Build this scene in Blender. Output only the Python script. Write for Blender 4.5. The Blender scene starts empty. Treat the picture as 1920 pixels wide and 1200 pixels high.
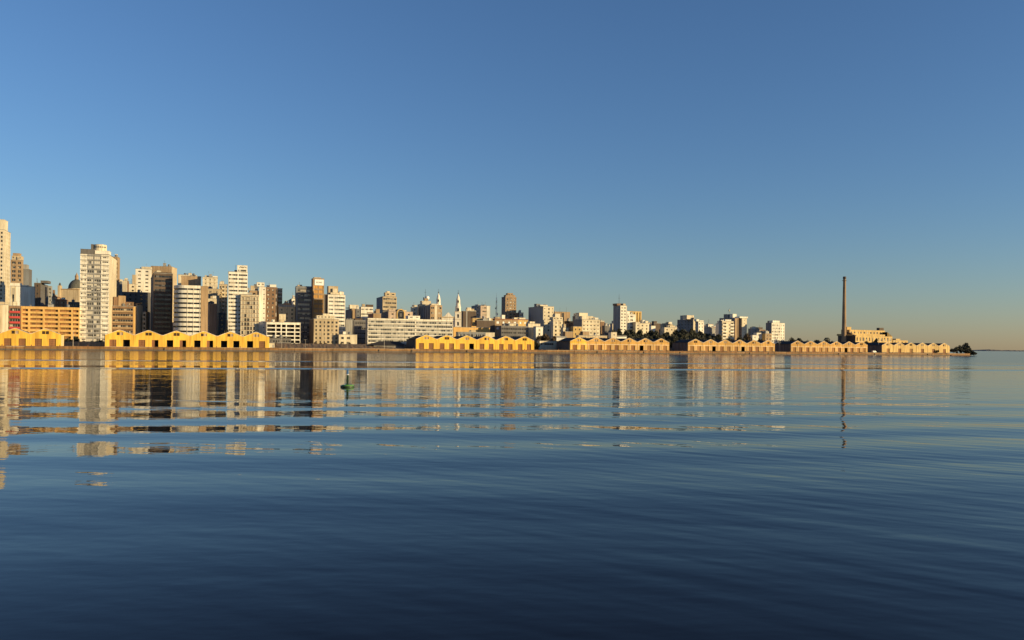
import bpy, bmesh, math, random
from mathutils import Vector, Matrix
sc = bpy.context.scene
C = sc.collection
R = math.radians

# ------------------------------------------------------------------ camera, sky, sun, exposure
FPX = 1500.0                 # focal length in photo pixels (1920 wide)
H = 5.4                      # eye height above the water
CX, CY = 960.0, 648.0        # optical centre in photo pixels (horizon at the middle)
ROLL = math.atan(0.0105)
cam_d = bpy.data.cameras.new('camera')
cam = bpy.data.objects.new('camera', cam_d); C.objects.link(cam)
cam_d.sensor_width = 36.0; cam_d.lens = 36.0 * FPX / 1920.0
cam_d.shift_y = (CY - 600.0) / 1920.0
cam_d.clip_start = 0.5; cam_d.clip_end = 150000
cam.matrix_world = Matrix.Translation((0, 0, H)) @ Matrix.Rotation(R(90), 4, 'X') @ Matrix.Rotation(ROLL, 4, 'Z')
sc.camera = cam

SUN_AZ, SUN_EL = 110.0, 9.0      # azimuth clockwise from +Y (the view direction)
SKY_STRENGTH, SUN_STRENGTH = 0.113, 5.0
world = bpy.data.worlds.new('World'); sc.world = world; world.use_nodes = True
nt = world.node_tree; nt.nodes.clear()
sky = nt.nodes.new('ShaderNodeTexSky'); sky.sky_type = 'NISHITA'; sky.sun_disc = False
sky.sun_elevation = R(SUN_EL); sky.sun_rotation = R(SUN_AZ)
sky.altitude = 0; sky.air_density = 1.15; sky.dust_density = 0.22; sky.ozone_density = 4.6
bg = nt.nodes.new('ShaderNodeBackground'); bg.inputs[1].default_value = SKY_STRENGTH
wo = nt.nodes.new('ShaderNodeOutputWorld')
tint = nt.nodes.new('ShaderNodeMix'); tint.data_type = 'RGBA'; tint.blend_type = 'MULTIPLY'; tint.inputs[0].default_value = 1.0
tint.inputs[7].default_value = (1.05, 0.962, 1.03, 1); nt.links.new(sky.outputs[0], tint.inputs[6]); nt.links.new(tint.outputs[2], bg.inputs[0]); nt.links.new(bg.outputs[0], wo.inputs[0])
sun_d = bpy.data.lights.new('sun', 'SUN'); sun_d.energy = SUN_STRENGTH; sun_d.angle = R(0.5)
sun_d.color = (1.0, 0.77, 0.40)
sun = bpy.data.objects.new('sun', sun_d); C.objects.link(sun)
sdir = Vector((math.sin(R(SUN_AZ)) * math.cos(R(SUN_EL)), math.cos(R(SUN_AZ)) * math.cos(R(SUN_EL)), math.sin(R(SUN_EL))))
sun.rotation_euler = sdir.to_track_quat('Z', 'Y').to_euler(); sun.location = (0, -50, 200)
sc.view_settings.view_transform = 'Standard'; sc.view_settings.look = 'None'
sc.view_settings.exposure = 0.44; sc.view_settings.gamma = 1.0

# ------------------------------------------------------------------ photo pixel -> place
def unroll(px, py):
    dx, dy = px - CX, py - CY
    return dx*math.cos(ROLL) + dy*math.sin(ROLL), -dx*math.sin(ROLL) + dy*math.cos(ROLL)
def W(px, py, Y):
    a, b = unroll(px, py)
    return Vector((a/FPX*Y, Y, H - b/FPX*Y))
QA = math.atan2(307, 660)                     # direction of the quay
qu = Vector((math.cos(QA), math.sin(QA), 0)); qv = Vector((-math.sin(QA), math.cos(QA), 0))
P0 = Vector((W(225, 650, 479).x, 479, 0))
def quay_t(px, off=0.0, py=650):
    m = unroll(px, py)[0] / FPX
    p = P0 + qv*off
    return (m*p.y - p.x) / (qu.x - m*qu.y)
def quay_Y(px):
    return (P0 + qu*quay_t(px)).y
def TS(t, s, z=0): return P0 + qu*t + qv*s + Vector((0, 0, z))
def smooth(x): x = max(0, min(1, x)); return x*x*(3 - 2*x)
GZ = 2.3
def ground(x, y):
    r = Vector((x, y, 0)) - P0
    t, s = r.dot(qu), r.dot(qv)
    hill = 26*(1 - smooth((t - 330)/260)) + 2*smooth((t-330)/260)
    return GZ + hill*smooth((s - 95)/230)

# ------------------------------------------------------------------ materials
MATS = {}
def newmat(name):
    m = bpy.data.materials.new(name); m.use_nodes = True
    return m, m.node_tree, m.node_tree.nodes['Principled BSDF']
def mixrgb(nt, a, b, fac, mode='MIX'):
    n = nt.nodes.new('ShaderNodeMix'); n.data_type = 'RGBA'; n.blend_type = mode
    for sock, v in ((n.inputs[0], fac), (n.inputs[6], a), (n.inputs[7], b)):
        if hasattr(v, 'is_linked'): nt.links.new(v, sock)
        else: sock.default_value = v
    return n.outputs[2]
def ramp(nt, src, p0, p1, c0=(0,0,0,1), c1=(1,1,1,1)):
    n = nt.nodes.new('ShaderNodeValToRGB'); nt.links.new(src, n.inputs[0])
    n.color_ramp.elements[0].position = p0; n.color_ramp.elements[1].position = p1
    n.color_ramp.elements[0].color = c0; n.color_ramp.elements[1].color = c1
    return n.outputs[0]
def noise(nt, vec, scale, detail=3.0):
    n = nt.nodes.new('ShaderNodeTexNoise'); n.inputs['Scale'].default_value = scale; n.inputs['Detail'].default_value = detail
    nt.links.new(vec, n.inputs['Vector']); return n.outputs[0]
def mapping(nt, vec, scale, rot=(0,0,0), loc=(0,0,0)):
    if any(rot):
        r = nt.nodes.new('ShaderNodeMapping'); r.inputs['Rotation'].default_value = rot
        nt.links.new(vec, r.inputs['Vector']); vec = r.outputs[0]
    n = nt.nodes.new('ShaderNodeMapping'); n.inputs['Scale'].default_value = scale
    n.inputs['Location'].default_value = loc
    nt.links.new(vec, n.inputs['Vector']); return n.outputs[0]
def geopos(nt): return nt.nodes.new('ShaderNodeNewGeometry').outputs['Position']
def c4(c, k=1.0): return (c[0]*k, c[1]*k, c[2]*k, 1)
def wallmat(key, col, dirt=0.25, rough=0.85):
    """plaster / concrete: broad tone patches plus rain streaks that run down the wall"""
    m, nt, b = newmat(key); p = geopos(nt)
    n1 = noise(nt, mapping(nt, p, (0.09, 0.09, 0.07)), 1.0, 4)
    n2 = noise(nt, mapping(nt, p, (0.9, 0.9, 0.07)), 1.0, 3)
    c = mixrgb(nt, c4(col, 1.06), c4(col, 1 - dirt), ramp(nt, n1, 0.35, 0.72))
    c = mixrgb(nt, c, c4((col[0]*0.8, col[1]*0.76, col[2]*0.7), 1 - dirt), ramp(nt, n2, 0.42, 0.75))
    nt.links.new(c, b.inputs['Base Color']); b.inputs['Roughness'].default_value = rough
    MATS[key] = m; return m
for k, col, d in [
    ('white', (0.80, 0.75, 0.64), .2), ('cream', (0.68, 0.59, 0.43), .26), ('sand', (0.53, 0.42, 0.27), .28),
    ('tan', (0.38, 0.26, 0.15), .25), ('brown', (0.24, 0.145, 0.085), .25), ('darkbrown', (0.11, 0.078, 0.058), .25),
    ('grey', (0.34, 0.33, 0.31), .2), ('darkgrey', (0.15, 0.14, 0.135), .25), ('slate', (0.20, 0.205, 0.215), .2),  # darkgrey and slate also carry the painted shade of side walls
    ('ochre', (0.66, 0.40, 0.13), .15), ('amber', (0.55, 0.30, 0.09), .15), ('yellow', (0.78, 0.47, 0.065), .26),
    ('faded', (0.60, 0.34, 0.09), .35), ('buff', (0.62, 0.42, 0.16), .3), ('red', (0.50, 0.06, 0.055), .1),
    ('pink', (0.55, 0.42, 0.32), .2), ('door', (0.23, 0.10, 0.045), .35), ('olddoor', (0.36, 0.19, 0.07), .35),
    ('trim', (0.70, 0.60, 0.46), .2), ('stone', (0.30, 0.16, 0.065), .5), ('concrete', (0.42, 0.30, 0.18), .3),
    ('plinth', (0.13, 0.11, 0.095), .3), ('dome', (0.10, 0.10, 0.085), .3), ('shutter', (0.50, 0.40, 0.30), .2),
    ('tileroof', (0.30, 0.12, 0.06), .3), ('chimneybrick', (0.36, 0.235, 0.13), .3), ('dirt', (0.25, 0.16, 0.085), .4),
    ('palewall', (0.66, 0.64, 0.60), .15)]:
    wallmat(k, col, d)
def roofmat(key, col, sc_=2.2):
    m, nt, b = newmat(key); p = geopos(nt)
    w = nt.nodes.new('ShaderNodeTexWave'); w.inputs['Scale'].default_value = 0.6; w.inputs['Distortion'].default_value = 1.0
    nt.links.new(p, w.inputs['Vector'])
    n1 = noise(nt, p, 0.12, 5)
    c = mixrgb(nt, c4(col, 0.7), c4(col, 1.4), ramp(nt, n1, 0.3, 0.7))
    c = mixrgb(nt, c, c4(col, 0.8), w.outputs[0])
    nt.links.new(c, b.inputs['Base Color']); b.inputs['Roughness'].default_value = 0.9
    MATS[key] = m
roofmat('darkroof', (0.022, 0.018, 0.018)); roofmat('greyroof', (0.25, 0.24, 0.23))
def plainmat(key, col, rough=0.6, metal=0.0):
    m, nt, b = newmat(key)
    n1 = noise(nt, geopos(nt), 3.0, 3)
    c = mixrgb(nt, c4(col, 0.85), c4(col, 1.1), n1)
    nt.links.new(c, b.inputs['Base Color']); b.inputs['Roughness'].default_value = rough; b.inputs['Metallic'].default_value = metal
    MATS[key] = m
plainmat('void', (0.012, 0.010, 0.009), 0.9); plainmat('metal', (0.25, 0.25, 0.25), 0.5, 0.6)
plainmat('darkmetal', (0.06, 0.06, 0.065), 0.5, 0.3); plainmat('buoygreen', (0.10, 0.26, 0.03), 0.35)
plainmat('buoydark', (0.03, 0.06, 0.03), 0.5); plainmat('buoyblue', (0.03, 0.12, 0.30), 0.3); plainmat('signink', (0.10, 0.08, 0.05), 0.7)
plainmat('paintwhite', (0.8, 0.79, 0.76), 0.5); plainmat('rust', (0.24, 0.09, 0.04), 0.8); plainmat('trunk', (0.09, 0.06, 0.04), 0.9)
plainmat('frame', (0.5, 0.45, 0.38), 0.6)
def glassmat(key, dark, blind, share, rough=0.12, cell=1.7):
    """window glass; room by room some have pale blinds drawn"""
    m, nt, b = newmat(key); p = geopos(nt)
    v = nt.nodes.new('ShaderNodeVectorMath'); v.operation = 'SNAP'; v.inputs[1].default_value = (cell, cell, cell*1.7)
    nt.links.new(p, v.inputs[0])
    wn = nt.nodes.new('ShaderNodeTexWhiteNoise'); nt.links.new(v.outputs[0], wn.inputs['Vector'])
    f = ramp(nt, wn.outputs['Value'], 1 - share - 0.01, 1 - share)
    f2 = ramp(nt, wn.outputs['Value'], 0.0, 1.0, c4(dark, .5), c4(dark, 1.6))
    c = mixrgb(nt, f2, c4(blind), f)
    nt.links.new(c, b.inputs['Base Color']); b.inputs['Roughness'].default_value = rough
    MATS[key] = m
glassmat('glass', (0.045, 0.042, 0.04), (0.42, 0.36, 0.27), 0.2)
glassmat('glasspale', (0.075, 0.065, 0.055), (0.40, 0.34, 0.25), 0.5)
glassmat('glassgrey', (0.07, 0.075, 0.075), (0.30, 0.29, 0.26), 0.45)
glassmat('glassblind', (0.10, 0.095, 0.085), (0.55, 0.50, 0.41), 0.45)
glassmat('glassdark', (0.02, 0.02, 0.022), (0.12, 0.11, 0.10), 0.15)
glassmat('parkdark', (0.22, 0.11, 0.04), (0.30, 0.14, 0.05), 0.3, 0.8)
def leafmat(key, c0, c1):
    m, nt, b = newmat(key); p = geopos(nt)
    n1 = noise(nt, p, 0.45, 4)
    c = mixrgb(nt, c4(c0), c4(c1), ramp(nt, n1, 0.35, 0.65))
    nt.links.new(c, b.inputs['Base Color']); b.inputs['Roughness'].default_value = 0.7
    MATS[key] = m
leafmat('leaf', (0.018, 0.022, 0.010), (0.055, 0.05, 0.022)); leafmat('leafbrown', (0.05, 0.032, 0.016), (0.12, 0.075, 0.035))

# ------------------------------------------------------------------ helpers
class MB:
    def __init__(s): s.v = []; s.f = []; s.m = []; s.mats = []
    def mi(s, mat):
        if mat not in s.mats: s.mats.append(mat)
        return s.mats.index(mat)
    def face(s, pts, mat):
        i = len(s.v); s.v += [tuple(p) for p in pts]; s.f.append(tuple(range(i, i+len(pts)))); s.m.append(s.mi(mat))
    def box(s, x0, x1, y0, y1, z0, z1, mat, M=None):
        c = [Vector(p) for p in ((x0,y0,z0),(x1,y0,z0),(x1,y1,z0),(x0,y1,z0),(x0,y0,z1),(x1,y0,z1),(x1,y1,z1),(x0,y1,z1))]
        if M is not None: c = [M @ p for p in c]
        i = len(s.v); s.v += [tuple(p) for p in c]; k = s.mi(mat)
        for q in ((3,2,1,0),(4,5,6,7),(0,1,5,4),(1,2,6,5),(2,3,7,6),(3,0,4,7)):
            s.f.append(tuple(i+j for j in q)); s.m.append(k)
    def prism(s, pts, z0, z1, mat, cap=True):
        n = len(pts)
        for k in range(n):
            a, b = pts[k], pts[(k+1) % n]
            s.face([(a[0],a[1],z0),(b[0],b[1],z0),(b[0],b[1],z1),(a[0],a[1],z1)], mat)
        if cap:
            s.face([(p[0],p[1],z1) for p in pts], mat); s.face([(p[0],p[1],z0) for p in reversed(pts)], mat)
    def lathe(s, cx, cy, prof, mat, n=20):
        for (r0, z0), (r1, z1) in zip(prof, prof[1:]):
            for k in range(n):
                a, b = 2*math.pi*k/n, 2*math.pi*(k+1)/n
                q = [(cx+r0*math.cos(a), cy+r0*math.sin(a), z0), (cx+r0*math.cos(b), cy+r0*math.sin(b), z0),
                     (cx+r1*math.cos(b), cy+r1*math.sin(b), z1), (cx+r1*math.cos(a), cy+r1*math.sin(a), z1)]
                if r1 < 1e-4: q = q[:3]
                if r0 < 1e-4: q = [q[0], q[2], q[3]]
                s.face(q, mat)
    def tube(s, a, b, r0, r1, mat, n=6):
        a, b = Vector(a), Vector(b); d = (b-a).normalized()
        x = d.orthogonal().normalized(); y = d.cross(x)
        A = [a + (x*math.cos(2*math.pi*k/n) + y*math.sin(2*math.pi*k/n))*r0 for k in range(n)]
        B_ = [b + (x*math.cos(2*math.pi*k/n) + y*math.sin(2*math.pi*k/n))*r1 for k in range(n)]
        for k in range(n): s.face([A[k], A[(k+1)%n], B_[(k+1)%n], B_[k]], mat)
        s.face(B_, mat); s.face(list(reversed(A)), mat)
    def mesh(s, name):
        me = bpy.data.meshes.new(name); me.from_pydata(s.v, [], s.f)
        for m in s.mats: me.materials.append(MATS[m])
        me.polygons.foreach_set('material_index', s.m); me.update(); return me
    def build(s, name, parent=None, loc=None, rz=0.0, weld=False):
        me = s.mesh(name)
        if weld:
            bm = bmesh.new(); bm.from_mesh(me); bmesh.ops.remove_doubles(bm, verts=bm.verts, dist=1e-4)
            bmesh.ops.recalc_face_normals(bm, faces=bm.faces); bm.to_mesh(me); bm.free()
        return link(name, me, parent, loc, rz)
def link(name, me, parent=None, loc=None, rz=0.0):
    o = bpy.data.objects.new(name, me); C.objects.link(o)
    if parent is not None: o.parent = parent
    if loc is not None: o.location = loc
    if rz: o.rotation_euler = (0, 0, rz)
    return o
def tag(o, label=None, cat=None, group=None, kind=None):
    if label: o['label'] = label
    if cat: o['category'] = cat
    if group: o['group'] = group
    if kind: o['kind'] = kind
    return o
def thing(name, label, cat, loc, rz=0.0, group=None):
    return tag(link(name, None, None, loc, rz), label, cat, group)
def copy_tree(o, parent=None):
    c = o.copy(); C.objects.link(c); c.parent = parent
    for ch in o.children: copy_tree(ch, c)
    return c

WCACHE = {}
def win_mesh(w, h, glass, mull, fr):
    key = (round(w, 1), round(h, 1), glass, mull, fr)
    if key in WCACHE: return WCACHE[key]
    w, h = key[0] + 0.1, key[1] + 0.1
    b = MB(); b.box(0, w, 0, 0.06, 0, h, glass)
    if mull:
        n = max(1, int(round(w/mull)))
        for k in range(1, n): b.box(w*k/n - 0.07, w*k/n + 0.07, -0.06, 0, 0, h, fr)
        b.box(0, w, -0.05, 0, 0, 0.1, fr)
    WCACHE[key] = b.mesh('window'); return WCACHE[key]

def wall_grid(mb, O, u, inn, w, z0, z1, opens, mat, rev):
    """wall in the plane through O along u; opens = rectangles; each gets reveals going inward"""
    xs = sorted({0.0, w} | {o[0] for o in opens} | {o[1] for o in opens})
    zs = sorted({z0, z1} | {o[2] for o in opens} | {o[3] for o in opens})
    def P(x, z, d=0.0): return (O[0]+u[0]*x+inn[0]*d, O[1]+u[1]*x+inn[1]*d, z)
    oset = set()
    for o in opens:
        for i in range(len(xs)-1):
            if xs[i] >= o[0]-1e-6 and xs[i+1] <= o[1]+1e-6:
                for j in range(len(zs)-1):
                    if zs[j] >= o[2]-1e-6 and zs[j+1] <= o[3]+1e-6: oset.add((i, j))
    for j in range(len(zs)-1):
        i = 0
        while i < len(xs)-1:
            if (i, j) in oset: i += 1; continue
            k = i
            while k+1 < len(xs)-1 and (k+1, j) not in oset: k += 1
            mb.face([P(xs[i], zs[j]), P(xs[k+1], zs[j]), P(xs[k+1], zs[j+1]), P(xs[i], zs[j+1])], mat)
            i = k+1
    for a, b, c, d in opens:
        for q in (((a,c),(b,c)), ((b,c),(b,d)), ((b,d),(a,d)), ((a,d),(a,c))):
            (x0, za), (x1, zb) = q
            mb.face([P(x0, za), P(x0, za, rev), P(x1, zb, rev), P(x1, zb)], mat)

CV = (1.0, .8, 1.25, 1.0, .65, 1.3, .9, 1.1, .75)
def openings(spec, bw, ztop, zbot, fh):
    """spec: ('P',spacing,w,h) punched  ('R',h,margin) ribbons  ('V',spacing,w) tall slots  ('N',) none  ('B',h,slab) balconies"""
    out = []; kind = spec[0]
    if kind == 'N': return out
    if kind == 'V':
        n = max(1, int((bw - 0.6)/spec[1])); st = (bw - 0.6)/n
        for k in range(n):
            c = 0.3 + st*(k+0.5); out.append((c - spec[2]/2, c + spec[2]/2, zbot, ztop - 1.2))
        return out
    z = ztop - 1.0
    while z - fh > zbot:
        if kind == 'P':
            n = max(1, int((bw - 0.5)/spec[1])); st = (bw - 0.5)/n; ww = min(spec[2], st*0.85)
            for k in range(n):
                c = 0.25 + st*(k+0.5); v = ww*CV[(k*7+int(bw*3)) % len(CV)]/2; v = min(v, st*.45); out.append((c-v, c+v, z-0.55-spec[3], z-0.55))
        else:
            m = spec[2] if kind == 'R' else 0.5
            m = min(m, bw*0.2); out.append((m, bw-m, z-0.5-spec[1], z-0.5))
        z -= fh
    return out

AUTO = random.Random(7)
def clutter(root, w, d, z, n, rnd):
    for k in range(n):
        kind = rnd.choice(['roof_box', 'roof_box', 'water_tank', 'antenna', 'air_vent'])
        x, y = rnd.uniform(1, max(1.5, w-3)), rnd.uniform(1, max(1.5, min(d-3, 9)))
        b = MB()
        if kind == 'roof_box':
            a, h = rnd.uniform(1.5, min(5, w*0.4)), rnd.uniform(1.2, 2.8); mt = rnd.choice(['cream', 'grey', 'white', 'sand'])
            b.box(x, min(x+a, w-0.3), y, y+3, z, z+h, mt); b.box(x-.15, min(x+a, w-.3)+.15, y-.15, y+3.15, z+h, z+h+.15, 'grey')
        elif kind == 'water_tank':
            b.lathe(x+1, y+1, [(0, z), (1.0, z), (1.1, z+1.5), (0.5, z+1.9), (0, z+2)], 'slate', 10)
        elif kind == 'antenna':
            h = rnd.uniform(2.5, 6); b.tube((x, y, z), (x, y, z+h), 0.09, 0.05, 'darkmetal', 5); b.tube((x-.6, y, z+h*.8), (x+.6, y, z+h*.8), 0.05, 0.05, 'darkmetal', 4)
        else:
            b.box(x, x+.8, y, y+.8, z, z+1.0, 'metal'); b.box(x-.1, x+.9, y-.1, y+.9, z+1.0, z+1.15, 'darkmetal')
        b.build(kind, root)

BCOUNT = [0]
def B(name, label, cat, px, top, D, bot=640, th=25.0, side='L', mat='cream', smat=None, fh=3.2,
      f=('P', 3.2, 1.6, 1.5), s=('N',), glass='glass', mull=1.6, fr='frame', rev=0.3, dep=16, ph=(), cl=2,
      lines=None, group=None, roof='grey', roofh=0.25):
    BCOUNT[0] += 1; rnd = random.Random(BCOUNT[0]*13)
    L, Cn, Rr = px; Y = quay_Y(Cn) + D
    a = R(th); cs, sn = math.cos(a), math.sin(a)
    ut = lambda p: unroll(p, top)[0]/FPX
    if side == 'L':
        Xc = ut(Cn)*Y; tr, tl = ut(Rr), ut(L)
        w = (tr*Y - Xc)/(cs - tr*sn); d = dep
        if L < Cn:
            den = sn + tl*cs; d = (Xc - tl*Y)/den if den > 0.02 else dep
            if not 4 < d < 60: print('DEPTH', label, round(d, 1)); d = max(5, min(60, d))
        X0, Y0 = Xc, Y
    else:
        Xc = ut(Cn)*Y; tr, tl = ut(Rr), ut(L)
        w = (Xc - tl*Y)/(cs - tl*sn); den = sn + tr*cs; d = (Xc - tr*Y)/den if (abs(den) > 0.02 and Rr > Cn) else dep
        if not 4 < d < 60: print('DEPTH', label, round(d, 1)); d = max(5, min(60, d if d > 0 else 60))
        X0, Y0 = Xc - w*cs, Y - w*sn
    ztop = W(Cn, top, Y).z; zbotv = W(Cn, bot, Y).z - fh
    cor = [(X0, Y0), (X0+w*cs, Y0+w*sn), (X0+w*cs-d*sn, Y0+w*sn+d*cs), (X0-d*sn, Y0+d*cs)]
    zb = min(ground(*c) for c in cor) - 0.4
    root = thing(name, label, cat, (X0, Y0, zb), a, group)
    h = ztop - zb; zv = max(0.6, zbotv - zb)
    mb = MB(); wins = []
    smat = smat or mat  # darker left sides have their shade put into the wall colour
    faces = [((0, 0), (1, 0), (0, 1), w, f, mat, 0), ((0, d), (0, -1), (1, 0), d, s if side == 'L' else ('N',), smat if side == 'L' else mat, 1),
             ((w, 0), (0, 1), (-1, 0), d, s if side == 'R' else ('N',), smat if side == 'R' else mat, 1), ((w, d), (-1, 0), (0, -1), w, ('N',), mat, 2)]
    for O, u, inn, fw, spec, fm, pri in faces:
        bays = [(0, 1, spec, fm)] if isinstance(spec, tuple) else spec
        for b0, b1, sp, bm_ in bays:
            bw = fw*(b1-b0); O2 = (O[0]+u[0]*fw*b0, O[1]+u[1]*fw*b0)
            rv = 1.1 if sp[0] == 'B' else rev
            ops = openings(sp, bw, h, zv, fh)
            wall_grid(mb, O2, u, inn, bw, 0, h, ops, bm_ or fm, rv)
            for o in ops: wins.append((pri, -o[3], O2, u, inn, o, rv, sp[0]))
            if sp[0] == 'B':
                for o in ops:
                    bb = MB(); M = Matrix(((u[0], inn[0], 0, O2[0]), (u[1], inn[1], 0, O2[1]), (0, 0, 1, 0), (0, 0, 0, 1)))
                    bb.box(o[0]-.3, o[1]+.3, -1.0, -0.004, o[2]-1.1, o[2]-.9, sp[2], M); bb.box(o[0]-.3, o[1]+.3, -1.0, -0.85, o[2]-.9, o[2]+.15, sp[2], M)
                    bb.build('balcony', root)
            if lines and pri == 0:
                z = h - 1.0
                while z - fh > zv: mb.box(O2[0]+.05, O2[0]+bw-.05, -.07, -.003, z-.17, z+.17, lines); z -= fh
    mb.face([(0,0,h),(w,0,h),(w,d,h),(0,d,h)], mat)
    mb.build('wall', root)
    r = MB(); r.box(-.2, w+.2, -.2, d+.2, h+.003, h+roofh, roof); r.box(.3, w-.3, .3, d-.3, h+roofh, h+roofh+.1, 'darkgrey'); r.build('roof', root)
    wins.sort(key=lambda q: (q[0], q[1]))
    rest = MB()
    for i, (pri, _, O2, u, inn, o, rv, kd) in enumerate(wins):
        nm = {'R': 'window_band', 'V': 'window_strip'}.get(kd, 'window')
        ww, hh = o[1]-o[0], o[3]-o[2]
        me = win_mesh(ww, hh, glass, mull if kd != 'P' or ww > 1.9 else 0, fr)
        x, y = O2[0]+u[0]*(o[0]-.05)+inn[0]*rv, O2[1]+u[1]*(o[0]-.05)+inn[1]*rv
        if i < 100: link(nm, me, root, (x, y, o[2]-.05), math.atan2(u[1], u[0]))
        else:
            M = Matrix(((u[0], inn[0], 0, x), (u[1], inn[1], 0, y), (0, 0, 1, o[2]-.05), (0, 0, 0, 1)))
            rest.box(0, ww+.1, 0, .06, 0, hh+.1, glass, M)
    if rest.f: tag(rest.build('window', root), kind='stuff')
    for e in ph:
        l, r_, tp = e[:3]; m2 = e[3] if len(e) > 3 else mat; y0 = e[4] if len(e) > 4 else 1.5
        dy = e[5] if len(e) > 5 else min(7.0, max(2.0, d-3)); nw = e[6] if len(e) > 6 else 0
        def lx(p):
            t = unroll(p, tp)[0]/FPX; return (t*(Y0+y0*cs) - (X0-y0*sn))/(cs - t*sn)
        x0, x1 = lx(l), lx(r_); yy = Y0 + (x0+x1)/2*sn + y0*cs
        zt = W((l+r_)/2, tp, yy).z - zb
        if zt < h + 0.7: zt = h + 0.7
        pb = MB(); hb = h + roofh + 0.1
        ops = []
        if nw and zt - hb > 1.6:
            n = nw
            for k in range(n):
                c = (x1-x0)*(k+.5)/n; ops.append((c-(x1-x0)*.24/n, c+(x1-x0)*.24/n, hb+(zt-hb)*.42, hb+(zt-hb)*.72))
        wall_grid(pb, (x0, y0), (1, 0), (0, 1), x1-x0, hb, zt, ops, m2, .25)
        for A, Bq in (((x0, y0), (x0, y0+dy)), ((x1, y0), (x1, y0+dy)), ((x0, y0+dy), (x1, y0+dy))):
            pb.face([(A[0], A[1], hb), (Bq[0], Bq[1], hb), (Bq[0], Bq[1], zt), (A[0], A[1], zt)], m2)
        pb.box(x0-.15, x1+.15, y0-.15, y0+dy+.15, zt+.002, zt+.2, m2)
        po = pb.build('penthouse', root)
        for o in ops:
            wb = MB(); wb.box(x0+o[0]-.03, x0+o[1]+.03, y0+.2, y0+.26, o[2]-.03, o[3]+.03, glass); wb.build('window', po)
    if cl: clutter(root, w, d, h + roofh + 0.1, cl + 2, rnd)
    return root, w, d, h, zb

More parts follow.
